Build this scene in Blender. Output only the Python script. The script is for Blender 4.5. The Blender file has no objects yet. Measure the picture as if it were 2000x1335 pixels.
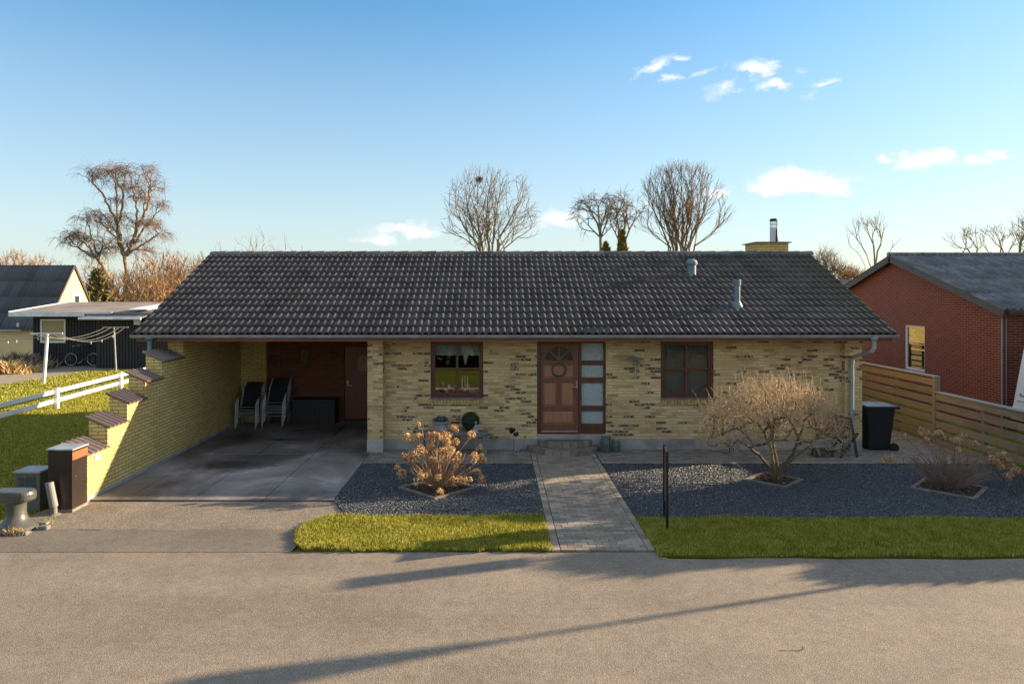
import bpy, math, random
import numpy as np
from mathutils import Vector, Matrix
R = math.radians
C = bpy.context.scene.collection
sc = bpy.context.scene

# ---------------------------------------------------------------- camera
F, CX, CY, H = 1372.0, 965.0, 572.0, 3.5      # focal length and horizon measured in photo pixels, eye height in metres
cam = bpy.data.cameras.new('camera'); co = bpy.data.objects.new('camera', cam); C.objects.link(co)
co.location = (0, 0, H); co.rotation_euler = (R(90), 0, 0)
cam.sensor_width = 36; cam.lens = F/2000*36
cam.shift_x = (1000-CX)/2000; cam.shift_y = -(667.5-CY)/2000
cam.clip_start = .1; cam.clip_end = 2000
sc.camera = co

# ---------------------------------------------------------------- sun and sky
SUN_EL, SUN_AZ = R(16.0), R(17.5)             # azimuth measured from +X towards +Y
S = Vector((math.cos(SUN_EL)*math.cos(SUN_AZ), math.cos(SUN_EL)*math.sin(SUN_AZ), math.sin(SUN_EL)))
sun = bpy.data.lights.new('sun', 'SUN'); so = bpy.data.objects.new('sun', sun); C.objects.link(so)
sun.energy = 5.0; sun.angle = R(.55); sun.color = (1, .78, .53)
so.rotation_euler = S.to_track_quat('Z', 'Y').to_euler(); so.location = S*60
sc.view_settings.view_transform = 'Standard'; sc.view_settings.look = 'None'
sc.view_settings.exposure = 1.52; sc.view_settings.gamma = 1

w = bpy.data.worlds.new('World'); sc.world = w; w.use_nodes = True
nt = w.node_tree; N = nt.nodes; L = nt.links; N.clear()
def wn(t, **k):
    n = N.new(t)
    for a, b in k.items(): setattr(n, a, b)
    return n
sky = wn('ShaderNodeTexSky', sky_type='NISHITA'); sky.sun_disc = False
sky.sun_elevation = SUN_EL; sky.sun_rotation = R(90)-SUN_AZ; sky.altitude = 0
sky.air_density = 1.0; sky.dust_density = .25; sky.ozone_density = 1.6
def wm(op, a, b=None, c=None, clamp=False):
    n = wn('ShaderNodeMath', operation=op); n.use_clamp = clamp
    for i, v in enumerate((a, b, c)):
        if v is None: continue
        if isinstance(v, (int, float)): n.inputs[i].default_value = v
        else: L.new(v, n.inputs[i])
    return n.outputs[0]
tc = wn('ShaderNodeTexCoord'); sx = wn('ShaderNodeSeparateXYZ'); L.new(tc.outputs['Generated'], sx.inputs[0])
az0 = wm('ARCTAN2', sx.outputs[0], sx.outputs[1]); el0 = wm('ARCSINE', sx.outputs[2])
cw = wn('ShaderNodeCombineXYZ'); L.new(az0, cw.inputs[0]); L.new(wm('MULTIPLY', el0, 1.6), cw.inputs[1])
wz = wn('ShaderNodeTexNoise'); wz.inputs['Scale'].default_value = 22; wz.inputs['Detail'].default_value = 7; wz.inputs['Roughness'].default_value = .62; L.new(cw.outputs[0], wz.inputs['Vector'])
ws = wn('ShaderNodeSeparateColor'); L.new(wz.outputs['Color'], ws.inputs[0])
az = wm('ADD', az0, wm('MULTIPLY', wm('SUBTRACT', ws.outputs[0], .5), .085)); el = wm('ADD', el0, wm('MULTIPLY', wm('SUBTRACT', ws.outputs[1], .5), .036))
cb = wn('ShaderNodeCombineXYZ'); L.new(az, cb.inputs[0]); L.new(wm('MULTIPLY', el, 2.0), cb.inputs[1])
nz = wn('ShaderNodeTexNoise'); nz.inputs['Scale'].default_value = 26; nz.inputs['Detail'].default_value = 9; nz.inputs['Roughness'].default_value = .58
nz.inputs['Distortion'].default_value = .25
L.new(cb.outputs[0], nz.inputs['Vector'])
nz2 = wn('ShaderNodeTexNoise'); nz2.inputs['Scale'].default_value = 55; nz2.inputs['Detail'].default_value = 6
L.new(cb.outputs[0], nz2.inputs['Vector'])
# cumulus wisps: azimuth, elevation, half widths (radians), density
clouds = [(1285,128,48,20,.9,-.35),(1330,112,20,12,.8,0),(1305,160,26,12,.7,0),(1370,142,40,9,.6,-.2),(1425,172,42,18,.85,-.3),(1475,138,48,18,1,.1),
          (1520,165,50,14,.9,.1),(1570,136,22,8,.5,0),(1605,162,36,9,.6,-.2),(1580,188,24,9,.5,0),
          (1560,360,112,30,1.5,.05),(1500,363,58,18,1.0,0),(1720,318,26,15,1.1,0),(1800,316,75,20,1.25,-.05),(1835,305,40,15,1.2,0),(1905,316,45,13,1.0,0),(1950,310,44,13,.9,0),
          (1405,378,28,18,1.2,0),(800,452,95,20,1.0,-.05),(735,468,70,12,.8,0),(1095,428,55,24,1.0,0),(1250,400,90,20,.35,0),(1960,420,60,14,.5,0),(1830,470,200,16,.35,0)]
acc = None
for (px, py, rx, ry, dn, sh) in clouds:
    a0 = math.atan((px-CX)/F); e0 = math.atan((CY-py)/F*math.cos(a0))
    da = wm('DIVIDE', wm('SUBTRACT', az, a0), rx/F*math.cos(a0)**2*1.25)
    de0 = wm('SUBTRACT', el, e0)
    if sh: de0 = wm('ADD', de0, wm('MULTIPLY', wm('SUBTRACT', az, a0), sh))
    de = wm('DIVIDE', de0, ry/F*1.3)
    below = wm('LESS_THAN', de, 0.0)           # flatter cloud bases
    de = wm('MULTIPLY', de, wm('ADD', 1.0, wm('MULTIPLY', below, .5)))
    m = wm('MULTIPLY', wm('SUBTRACT', 1.0, wm('SQRT', wm('ADD', wm('MULTIPLY', da, da), wm('MULTIPLY', de, de)))), dn, clamp=True)
    acc = m if acc is None else wm('MAXIMUM', acc, m)
nn = wm('ADD', wm('MULTIPLY', nz.outputs[0], 1.0), wm('MULTIPLY', nz2.outputs[0], .25))
dens = wm('SUBTRACT', wm('ADD', wm('MULTIPLY', acc, 1.6), wm('MULTIPLY', nn, 2.2)), 1.60)
pos = wm('MULTIPLY', wm('SMOOTH_MIN', wm('MULTIPLY', acc, 6.0), 1.0, .3), wm('MULTIPLY', dens, .85, clamp=True), clamp=True)
cc = wn('ShaderNodeMixRGB'); cc.inputs[1].default_value = (2.2, 2.35, 2.6, 1); cc.inputs[2].default_value = (2.95, 3.0, 3.05, 1)
L.new(wm('MULTIPLY', dens, 1.3, clamp=True), cc.inputs[0])
hs = wn('ShaderNodeHueSaturation'); hs.inputs['Saturation'].default_value = 1.42; hs.inputs['Value'].default_value = .775
hs.inputs['Hue'].default_value = .499; gm = wn('ShaderNodeGamma'); gm.inputs[1].default_value = .84; L.new(sky.outputs[0], gm.inputs[0]); L.new(gm.outputs[0], hs.inputs['Color'])
hz = wn('ShaderNodeMixRGB'); hz.inputs[2].default_value = (1.60, 1.88, 2.12, 1)      # milky winter air low over the horizon
L.new(wm('MULTIPLY', wm('SUBTRACT', 1.0, wm('DIVIDE', wm('ABSOLUTE', el), .38), clamp=True), .75), hz.inputs[0]); L.new(hs.outputs[0], hz.inputs[1])
sky_fill = wn('ShaderNodeMixRGB'); sky_fill.inputs[2].default_value = (3.0, 2.95, 2.95, 1)     # added fill: unseen whitish glow overhead and behind brightens the shaded facade
fill_fac = wm('ADD', wm('MULTIPLY', wm('SUBTRACT', el0, .42), 2.2, clamp=True), wm('MULTIPLY', wm('SUBTRACT', wm('MULTIPLY', sx.outputs[1], -1.0), .0), 1.2, clamp=True), clamp=True)
L.new(wm('MULTIPLY', fill_fac, .40), sky_fill.inputs[0]); L.new(hz.outputs[0], sky_fill.inputs[1])
mx = wn('ShaderNodeMixRGB'); L.new(pos, mx.inputs[0]); L.new(sky_fill.outputs[0], mx.inputs[1]); L.new(cc.outputs[0], mx.inputs[2])
bg = wn('ShaderNodeBackground'); bg.inputs['Strength'].default_value = .132
L.new(mx.outputs[0], bg.inputs[0]); wo = wn('ShaderNodeOutputWorld'); L.new(bg.outputs[0], wo.inputs[0])

# ---------------------------------------------------------------- helpers
def tag(o, label=None, cat=None, group=None, kind=None):
    if label: o['label'] = label
    if cat: o['category'] = cat
    if group: o['group'] = group
    if kind: o['kind'] = kind
    return o
def thing(name, label, cat, loc=(0, 0, 0), rz=0, group=None):
    o = bpy.data.objects.new(name, None); C.objects.link(o); o.empty_display_size = .1
    o.location = loc; o.rotation_euler = (0, 0, rz)
    return tag(o, label, cat, group)
def put(name, me, parent=None, world=False):
    o = bpy.data.objects.new(name, me); C.objects.link(o)
    if parent:
        o.parent = parent
        if world:
            p = parent; t = Vector((0, 0, 0))
            while p: t += p.location if p.type == 'EMPTY' else Vector((0, 0, 0)); p = p.parent
            if parent.type == 'EMPTY': o.matrix_parent_inverse = Matrix.Translation(-t)
    return o
def copy_tree(o, parent=None):
    c = o.copy(); C.objects.link(c)
    if parent: c.parent = parent
    for ch in [x for x in C.objects if x.parent == o]: copy_tree(ch, c)
    return c
class MB:
    def __init__(s): s.v = []; s.f = []; s.at = []
    def add(s, vs, fs, r=None):
        b = len(s.v); s.v += [tuple(p) for p in vs]; s.f += [tuple(i+b for i in f) for f in fs]
        s.at += [random.random() if r is None else r]*len(fs)
    def box(s, x0, x1, y0, y1, z0, z1, r=None):
        s.add([(x0,y0,z0),(x1,y0,z0),(x1,y1,z0),(x0,y1,z0),(x0,y0,z1),(x1,y0,z1),(x1,y1,z1),(x0,y1,z1)],
              [(0,3,2,1),(4,5,6,7),(0,1,5,4),(1,2,6,5),(2,3,7,6),(3,0,4,7)], random.random() if r is None else r)
    def obox(s, p, q, w, t, up=(0, 0, 1)):      # beam from p to q of width w, thickness t
        p = Vector(p); q = Vector(q); d = (q-p).normalized(); u = Vector(up); sd = d.cross(u)
        if sd.length < 1e-4: sd = d.cross(Vector((0, 1, 0)))
        sd.normalize(); u = sd.cross(d).normalized(); vs = []
        for e in (p, q):
            for a, b in ((-1,-1),(1,-1),(1,1),(-1,1)): vs.append(e+sd*a*w/2+u*b*t/2)
        s.add(vs, [(0,1,2,3),(7,6,5,4),(0,4,5,1),(1,5,6,2),(2,6,7,3),(3,7,4,0)])
    def prism(s, pts, d):                       # polygon pts extruded by vector d
        n = len(pts); d = Vector(d); vs = [Vector(p) for p in pts]+[Vector(p)+d for p in pts]
        s.add(vs, [tuple(range(n))[::-1], tuple(range(n, 2*n))]+[(i, (i+1) % n, n+(i+1) % n, n+i) for i in range(n)])
    def tube(s, pts, r, n=8, caps=True):
        pts = [Vector(p) for p in pts]; m = len(pts); rs = r if isinstance(r, (list, tuple)) else [r]*m
        vs = []; prev = None
        for i, p in enumerate(pts):
            d = (pts[min(i+1, m-1)]-pts[max(i-1, 0)]).normalized()
            if prev is None:
                u = d.cross(Vector((0, 0, 1)))
                if u.length < .05: u = d.cross(Vector((0, 1, 0)))
            else: u = prev-d*prev.dot(d)
            u.normalize(); prev = u; v = d.cross(u)
            for k in range(n):
                a = 2*math.pi*k/n; vs.append(p+(u*math.cos(a)+v*math.sin(a))*rs[i])
        fs = [(i*n+k, i*n+(k+1) % n, (i+1)*n+(k+1) % n, (i+1)*n+k) for i in range(m-1) for k in range(n)]
        if caps: fs += [tuple(range(n))[::-1], tuple(range((m-1)*n, m*n))]
        s.add(vs, fs)
    def lathe(s, prof, c=(0, 0, 0), n=16):      # prof: list of (r, z)
        vs = []; m = len(prof)
        for r, z in prof:
            for k in range(n):
                a = 2*math.pi*k/n; vs.append((c[0]+r*math.cos(a), c[1]+r*math.sin(a), c[2]+z))
        fs = [(i*n+k, i*n+(k+1) % n, (i+1)*n+(k+1) % n, (i+1)*n+k) for i in range(m-1) for k in range(n)]
        fs += [tuple(range(n))[::-1], tuple(range((m-1)*n, m*n))]
        s.add(vs, fs)
    def torus(s, c, Rr, r, ax='y', n=28, k=6):
        pts = []
        for i in range(n+1):
            a = 2*math.pi*i/n; q = (math.cos(a)*Rr, math.sin(a)*Rr)
            pts.append((c[0]+q[0], c[1], c[2]+q[1]) if ax == 'y' else (c[0]+q[0], c[1]+q[1], c[2]) if ax == 'z' else (c[0], c[1]+q[0], c[2]+q[1]))
        s.tube(pts, r, k, caps=False)
    def mesh(s, name, mat, smooth=False):
        me = bpy.data.meshes.new(name); me.from_pydata(s.v, [], s.f)
        a = me.attributes.new('rnd', 'FLOAT', 'FACE'); a.data.foreach_set('value', s.at)
        me.materials.append(mat)
        if smooth: me.polygons.foreach_set('use_smooth', [True]*len(me.polygons))
        me.update(); return me
    def build(s, name, mat, parent=None, smooth=False, world=True, bevel=0):
        o = put(name, s.mesh(name, mat, smooth), parent, world)
        if bevel:
            b = o.modifiers.new('bevel', 'BEVEL'); b.width = bevel; b.segments = 2; b.limit_method = 'ANGLE'
            b.harden_normals = False
        return o
def npmesh(name, V, Fq, mat, rnd=None):          # fast mesh from numpy arrays, faces all of one size
    V = np.asarray(V, dtype=np.float32); Fq = np.asarray(Fq, dtype=np.int32); k = Fq.shape[1]
    me = bpy.data.meshes.new(name); me.vertices.add(len(V)); me.vertices.foreach_set('co', V.ravel())
    me.loops.add(Fq.size); me.loops.foreach_set('vertex_index', Fq.ravel())
    me.polygons.add(len(Fq)); me.polygons.foreach_set('loop_start', np.arange(0, Fq.size, k, dtype=np.int32))
    try: me.polygons.foreach_set('loop_total', np.full(len(Fq), k, dtype=np.int32))
    except Exception: pass
    if rnd is not None:
        a = me.attributes.new('rnd', 'FLOAT', 'FACE'); a.data.foreach_set('value', np.asarray(rnd, dtype=np.float32))
    me.materials.append(mat); me.update(calc_edges=True); me.validate(); return me
def at(px, py, Y): return ((px-CX)/F*Y, Y, H-(py-CY)/F*Y)
def xx(px, Y): return (px-CX)/F*Y
def zz(py, Y): return H-(py-CY)/F*Y

# ---------------------------------------------------------------- materials
class Mt:
    def __init__(s, name, rough=.8, metal=0, spec=.5):
        s.m = bpy.data.materials.new(name); s.m.use_nodes = True; s.t = s.m.node_tree; s.b = s.t.nodes['Principled BSDF']
        s.out = s.t.nodes['Material Output']
        s.b.inputs['Roughness'].default_value = rough; s.b.inputs['Metallic'].default_value = metal
        s.b.inputs['Specular IOR Level'].default_value = spec; s.bumph = None
    def n(s, t, **k):
        n = s.t.nodes.new(t)
        for a, b in k.items(): setattr(n, a, b)
        return n
    def l(s, a, b): s.t.links.new(a, b)
    def pos(s):
        g = s.n('ShaderNodeNewGeometry'); return g.outputs['Position']
    def obj(s): return s.n('ShaderNodeTexCoord').outputs['Object']
    def noise(s, vec, scale, detail=4, rough=.55, dist=0, stretch=None):
        if stretch:
            mp = s.n('ShaderNodeMapping'); mp.inputs['Scale'].default_value = stretch; s.l(vec, mp.inputs[0]); vec = mp.outputs[0]
        n = s.n('ShaderNodeTexNoise'); s.l(vec, n.inputs['Vector']); n.inputs['Scale'].default_value = scale
        n.inputs['Detail'].default_value = detail; n.inputs['Roughness'].default_value = rough; n.inputs['Distortion'].default_value = dist
        return n.outputs[0]
    def ramp(s, fac, stops, interp='LINEAR'):
        r = s.n('ShaderNodeValToRGB'); r.color_ramp.interpolation = interp
        e = r.color_ramp.elements
        while len(e) < len(stops): e.new(.5)
        for i, (p, c) in enumerate(stops):
            e[i].position = p; e[i].color = (*c, 1) if not isinstance(c, (int, float)) else (c, c, c, 1)
        s.l(fac, r.inputs[0]); return r.outputs[0]
    def math(s, op, a, b=None, clamp=False):
        n = s.n('ShaderNodeMath', operation=op); n.use_clamp = clamp
        for i, v in enumerate((a, b)):
            if v is None: continue
            if isinstance(v, (int, float)): n.inputs[i].default_value = v
            else: s.l(v, n.inputs[i])
        return n.outputs[0]
    def mix(s, f, a, b, mode='MIX'):
        n = s.n('ShaderNodeMixRGB', blend_type=mode)
        for i, v in enumerate((f, a, b)):
            if isinstance(v, (int, float)): n.inputs[i].default_value = v if i == 0 else (v, v, v, 1)
            elif isinstance(v, tuple): n.inputs[i].default_value = (*v, 1)
            else: s.l(v, n.inputs[i])
        return n.outputs[0]
    def attr(s, name='rnd'): return s.n('ShaderNodeAttribute', attribute_name=name).outputs['Fac']
    def color(s, c):
        if isinstance(c, tuple): s.b.inputs['Base Color'].default_value = (*c, 1)
        else: s.l(c, s.b.inputs['Base Color'])
    def bump(s, h, strength=.4, dist=.01, prev=None):
        n = s.n('ShaderNodeBump'); n.inputs['Strength'].default_value = strength; n.inputs['Distance'].default_value = dist
        s.l(h, n.inputs['Height'])
        if prev is not None: s.l(prev, n.inputs['Normal'])
        s.l(n.outputs[0], s.b.inputs['Normal']); return n.outputs[0]
def simple(name, c, rough=.7, var=.18, scale=6, metal=0, bump=.15, bs=60, spec=.5, stretch=None, c2=None):
    m = Mt(name, rough, metal, spec); p = m.obj()
    n = m.noise(p, scale, 5, .6, 0, stretch)
    lo = tuple(max(0, x*(1-var)) for x in c); hi = tuple(min(1, x*(1+var)) for x in (c2 or c))
    m.color(m.ramp(n, [(.3, lo), (.7, hi)]))
    if bump: m.bump(m.noise(p, bs, 3, .6, 0, stretch), bump, .004)
    return m.m
def wallvec(m):                                   # masonry coordinates: run along the wall, height
    g = m.n('ShaderNodeNewGeometry'); sp = m.n('ShaderNodeSeparateXYZ'); m.l(g.outputs['Position'], sp.inputs[0])
    sn = m.n('ShaderNodeSeparateXYZ'); m.l(g.outputs['True Normal'], sn.inputs[0])
    fx = m.math('GREATER_THAN', m.math('ABSOLUTE', sn.outputs[0]), .6)
    u = m.math('ADD', m.math('MULTIPLY', sp.outputs[1], fx), m.math('MULTIPLY', sp.outputs[0], m.math('SUBTRACT', 1.0, fx)))
    cb = m.n('ShaderNodeCombineXYZ'); m.l(u, cb.inputs[0]); m.l(sp.outputs[2], cb.inputs[1])
    return cb.outputs[0], g.outputs['Position']
def brick(name, stops, mortar, dark=None, ms=.0055, jit=.0, bumps=.7, rough=.85, lowfreq=.25, warp=0):
    m = Mt(name, rough, 0, .25); v, p = wallvec(m)
    if warp:
        nv = m.n('ShaderNodeTexNoise'); m.l(p, nv.inputs['Vector']); nv.inputs['Scale'].default_value = 9; nv.inputs['Detail'].default_value = 3
        vm = m.n('ShaderNodeVectorMath', operation='MULTIPLY_ADD'); m.l(nv.outputs['Color'], vm.inputs[0]); vm.inputs[1].default_value = (warp, warp, 0); m.l(v, vm.inputs[2]); v = vm.outputs[0]
    b = m.n('ShaderNodeTexBrick'); m.l(v, b.inputs['Vector']); b.inputs['Scale'].default_value = 1
    b.inputs['Color1'].default_value = (0, 0, 0, 1); b.inputs['Color2'].default_value = (1, 1, 1, 1); b.inputs['Mortar'].default_value = (.5, .5, .5, 1)
    b.inputs['Mortar Size'].default_value = ms; b.inputs['Mortar Smooth'].default_value = .25
    b.inputs['Brick Width'].default_value = .24; b.inputs['Row Height'].default_value = .0667
    c = m.ramp(b.outputs['Color'], stops)
    fine = m.noise(p, 38, 6, .65); c = m.mix(.35, c, m.ramp(fine, [(.3, .25), (.7, .9)]), 'OVERLAY')
    lf = m.noise(p, 1.1, 4, .6); c = m.mix(lowfreq, c, m.ramp(lf, [(.3, (.25, .25, .22)), (.7, (.8, .78, .74))]), 'OVERLAY')
    if dark:
        lfd = m.noise(p, 1.7, 3, .6)
        th = m.math('ADD', m.math('MULTIPLY', b.outputs['Color'], .95), m.math('MULTIPLY', lfd, .75))
        dk = m.math('GREATER_THAN', th, dark[1])
        ragged = m.math('GREATER_THAN', m.noise(p, 24, 5, .7), .455)
        c = m.mix(m.math('MULTIPLY', m.math('MULTIPLY', dk, ragged), .92), c, m.mix(m.noise(p, 25, 3), dark[0], tuple(x*2.6 for x in dark[0])))
    mo = m.mix(.5, mortar, m.ramp(m.noise(p, 14, 4), [(.3, tuple(x*.6 for x in mortar)), (.7, mortar)]))
    c = m.mix(b.outputs['Fac'], c, mo)
    m.color(c)
    h = m.math('ADD', m.math('MULTIPLY', m.math('SUBTRACT', 1.0, b.outputs['Fac']), 1.0), m.math('MULTIPLY', m.noise(p, 45, 5, .7), .55))
    m.bump(h, bumps, .006); return m.m

YEL = [(0, (.36, .28, .12)), (.35, (.47, .38, .17)), (.65, (.53, .44, .21)), (1, (.50, .35, .17))]
M = {}
M['brick_front'] = brick('yellow_rustic_brick', [(0, (.36, .235, .10)), (.3, (.57, .405, .185)), (.6, (.66, .49, .24)), (.85, (.50, .375, .175)), (1, (.42, .255, .125))], (.53, .43, .285), dark=((.045, .032, .022), 1.155), ms=.009, bumps=1.0, lowfreq=.45, warp=.02)
M['brick_yellow'] = brick('yellow_brick', [(0, (.55, .40, .13)), (.5, (.66, .50, .19)), (1, (.62, .42, .15))], (.16, .13, .085), ms=.006, lowfreq=.25)
M['brick_red'] = brick('red_brick', [(0, (.145, .036, .022)), (.5, (.215, .053, .033)), (1, (.175, .042, .027))], (.36, .21, .16), ms=.009, lowfreq=.2)
M['brick_brown'] = brick('brown_red_brick', [(0, (.15, .06, .035)), (.5, (.19, .078, .042)), (1, (.13, .054, .03))], (.15, .09, .055), ms=.006, lowfreq=.2)
def plinth():
    m = Mt('rendered_plinth', .85, 0, .2); p = m.pos()
    c = m.ramp(m.noise(p, 2.2, 6, .65), [(.3, (.19, .185, .17)), (.5, (.32, .31, .29)), (.72, (.43, .42, .38))])
    m.color(c); m.bump(m.noise(p, 30, 5, .7), .5, .006); return m.m
M['plinth'] = plinth()
def tiles(name, c1, c2, moss=True):
    m = Mt(name, .55, 0, .4); p = m.pos(); r = m.attr()
    c = m.ramp(r, [(0, c1), (.6, c2), (1, tuple(x*1.25 for x in c2))])
    c = m.mix(.15, c, m.ramp(m.noise(p, 22, 6, .7), [(.3, .25), (.72, .85)]), 'OVERLAY')
    spots = m.math('GREATER_THAN', m.noise(p, 30, 3, .6), .69); c = m.mix(m.math('MULTIPLY', spots, .3), c, (.26, .24, .21))
    if moss:
        sp = m.n('ShaderNodeSeparateXYZ'); m.l(p, sp.inputs[0])
        edge = m.math('MULTIPLY', m.math('SUBTRACT', sp.outputs[0], 7.55), 1.6, True)
        mo = m.math('GREATER_THAN', m.math('ADD', m.math('MULTIPLY', edge, .42), m.noise(p, 12, 6, .75)), .68)
        c = m.mix(m.math('MULTIPLY', mo, .8), c, (.05, .048, .03))
    m.color(c); m.l(m.ramp(m.noise(p, 9, 4), [(.3, .38), (.7, .7)]), m.b.inputs['Roughness'])
    m.bump(m.noise(p, 120, 4, .7), .35, .003); return m.m
M['tile'] = tiles('dark_concrete_roof_tile', (.034, .029, .029), (.062, .053, .052))
M['ridge'] = tiles('mossy_ridge_tile', (.07, .066, .06), (.13, .12, .105), False)
M['cap_tile'] = tiles('dark_coping_tile', (.07, .055, .05), (.12, .09, .08), False)
M['eternit'] = tiles('dark_fibre_cement', (.05, .052, .058), (.075, .08, .088), False)
def eternit_weathered():
    m = Mt('weathered_fibre_cement', .7, 0, .4); p = m.pos()
    n1 = m.noise(p, 3.5, 7, .72, .3, (1, .35, 1)); c = m.ramp(n1, [(.34, (.075, .078, .083)), (.5, (.125, .13, .135)), (.68, (.21, .215, .215))])
    n2 = m.math('GREATER_THAN', m.noise(p, 14, 5, .7), .60); c = m.mix(m.math('MULTIPLY', n2, .35), c, (.045, .05, .055))
    m.color(c); m.bump(m.noise(p, 50, 5, .7), .4, .004); return m.m
M['eternit_w'] = eternit_weathered()
M['zinc'] = simple('weathered_zinc', (.30, .32, .33), .5, .22, 3, .2, .1, 20)
M['zinc_blue'] = simple('zinc_flue', (.13, .20, .235), .5, .25, 5, 0, .1, 20)
M['steel'] = simple('stainless_steel', (.36, .37, .40), .28, .1, 3, .9, .03, 30)
M['fascia'] = simple('red_brown_painted_wood', (.19, .07, .045), .55, .25, 3, 0, .2, 30, stretch=(.3, 1, 4))
M['frame'] = simple('mahogany_stained_frame', (.105, .038, .023), .42, .25, 4, 0, .15, 30, stretch=(3, 3, .4))
M['door'] = simple('mahogany_stained_door', (.165, .062, .034), .4, .28, 5, 0, .2, 40, stretch=(5, 5, .4))
M['door_panel'] = simple('lighter_door_panel', (.34, .155, .082), .5, .22, 5, 0, .2, 40, stretch=(6, 6, .5))
M['door_brown'] = simple('brown_side_door', (.17, .055, .03), .45, .2, 5, 0, .2, 40, stretch=(6, 6, .4))
M['dark_wood'] = simple('dark_stained_boards', (.035, .022, .015), .7, .3, 4, 0, .3, 30)
M['black_wood'] = simple('black_tarred_boards', (.014, .015, .017), .65, .4, 4, 0, .3, 20, stretch=(4, 4, .3))
M['white'] = simple('white_paint', (.78, .78, .76), .5, .08, 3, 0, .1, 30)
M['white_dirty'] = simple('weathered_white_board', (.62, .64, .64), .6, .22, 2.5, 0, .15, 30)
M['felt'] = simple('roofing_felt', (.24, .20, .165), .9, .3, .8, 0, .3, 30)
M['yellow_render'] = simple('yellow_rendered_wall', (.72, .56, .27), .85, .08, 1, 0, .2, 30)
M['blind'] = simple('light_roller_blind', (.50, .54, .47), .9, .06, 2, 0, .1, 80)
M['blind_grey'] = simple('grey_roller_blind', (.145, .14, .125), .95, .12, 1.5, 0, .1, 80)
M['curtain'] = simple('cream_curtain', (.80, .66, .50), .9, .1, 4, 0, .1, 80)
M['room'] = simple('dark_room', (.035, .028, .022), .9, .2, 1, 0, 0)
M['black_metal'] = simple('black_metal', (.015, .015, .017), .4, .2, 4, .3, .1, 40)
M['black_plastic'] = simple('black_plastic', (.014, .016, .020), .42, .2, 4, 0, .12, 80)
M['anthracite'] = simple('anthracite_resin', (.016, .018, .022), .55, .2, 4, 0, .2, 60)
M['lid'] = simple('blue_grey_bin_lid', (.20, .23, .27), .35, .4, 5, 0, .2, 12)
M['alu'] = simple('light_aluminium', (.50, .52, .54), .35, .1, 4, .6, .05, 40)
M['textile'] = simple('black_textilene', (.014, .015, .018), .8, .2, 8, 0, .3, 120)
M['bollard'] = simple('grey_painted_iron', (.075, .075, .065), .42, .35, 5, 0, .5, 9)
M['cab_brown'] = simple('dark_brown_cabinet', (.022, .014, .010), .4, .25, 2, 0, .1, 40)
M['cab_grey'] = simple('grey_green_cabinet', (.12, .125, .10), .6, .25, 4, 0, .2, 30)
M['cab_dark'] = simple('dark_cabinet_label', (.05, .06, .06), .6, .5, 14, 0, .1, 40)
M['orange'] = simple('orange_red_stripe', (.42, .10, .035), .5, .15, 5, 0, .1, 40)
M['pvc'] = simple('pale_grey_pvc', (.20, .195, .18), .5, .1, 4, 0, .1, 40)
M['clay'] = simple('grey_stoneware', (.30, .30, .29), .8, .25, 9, 0, .3, 30)
M['bench'] = simple('grey_bench_stone', (.15, .16, .155), .85, .2, 5, 0, .3, 40)
M['leaf_blue'] = simple('blue_green_leaf', (.05, .09, .085), .6, .4, 40, 0, 0)
M['box_leaf'] = simple('dark_boxwood_leaf', (.018, .028, .010), .7, .5, 30, 0, 0)
M['copper'] = simple('brown_copper_plate', (.22, .12, .09), .4, .4, 16, .6, .3, 25)
M['copper_hi'] = simple('bright_worn_copper', (.62, .50, .44), .35, .3, 20, .6, .3, 25)
M['green_glass'] = simple('green_ribbed_lantern', (.10, .15, .11), .35, .35, 20, 0, .3, 40, stretch=(3, 3, .3))
M['old_wood'] = simple('dark_weathered_wood', (.055, .048, .042), .8, .35, 8, 0, .3, 30)
M['grey_round'] = simple('mottled_white_stone', (.42, .43, .40), .85, .5, 18, 0, .5, 30)
M['camper'] = simple('white_camper_shell', (.68, .74, .80), .35, .05, 1, 0, .05, 4)
M['cab_grey_dark'] = simple('grey_bargeboard', (.075, .072, .068), .6, .2, 3, 0, .1, 30)
M['frosted_dark'] = simple('dark_fanlight_glass', (.035, .045, .035), .15, .5, 30, 0, .5, 60)
M['camper_blue'] = simple('blue_grey_lettering', (.10, .14, .22), .4, .1, 6, 0, 0)
M['rubber'] = simple('black_rubber', (.012, .012, .013), .8, .2, 9, 0, .2, 60)
M['soil'] = simple('dark_soil', (.030, .022, .016), .95, .6, 12, 0, 1.0, 25)
M['edge_stone'] = simple('concrete_edging', (.17, .155, .13), .9, .35, 6, 0, .5, 30)
M['dead_leaf'] = simple('dry_brown_leaf', (.20, .12, .06), .85, .4, 20, 0, 0)
M['twig_dark'] = simple('dark_bark', (.12, .095, .07), .9, .35, 3, 0, .4, 20)
M['hedge_leaf'] = simple('dark_hedge_leaf', (.03, .045, .015), .8, .5, 20, 0, 0)
M['conifer'] = simple('olive_conifer', (.15, .125, .045), .8, .5, 9, 0, 0)
M['conifer_gold'] = simple('golden_conifer', (.15, .12, .022), .8, .5, 9, 0, 0)
def wood_fence():
    m = Mt('impregnated_fence_board', .75, 0, .2); p = m.pos(); r = m.attr()
    c = m.ramp(r, [(0, (.20, .155, .10)), (.5, (.27, .21, .14)), (1, (.26, .215, .15))])
    c = m.mix(.5, c, m.ramp(m.noise(p, 5, 6, .7, 0, (8, .7, 9)), [(.3, .3), (.7, .75)]), 'OVERLAY')
    m.color(c); m.bump(m.noise(p, 30, 4, .6, 0, (8, .5, 8)), .3, .004); return m.m
M['fence'] = wood_fence()
M['fence_cap'] = simple('grey_fence_cap', (.30, .29, .27), .7, .15, 4, 0, .2, 30)
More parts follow.
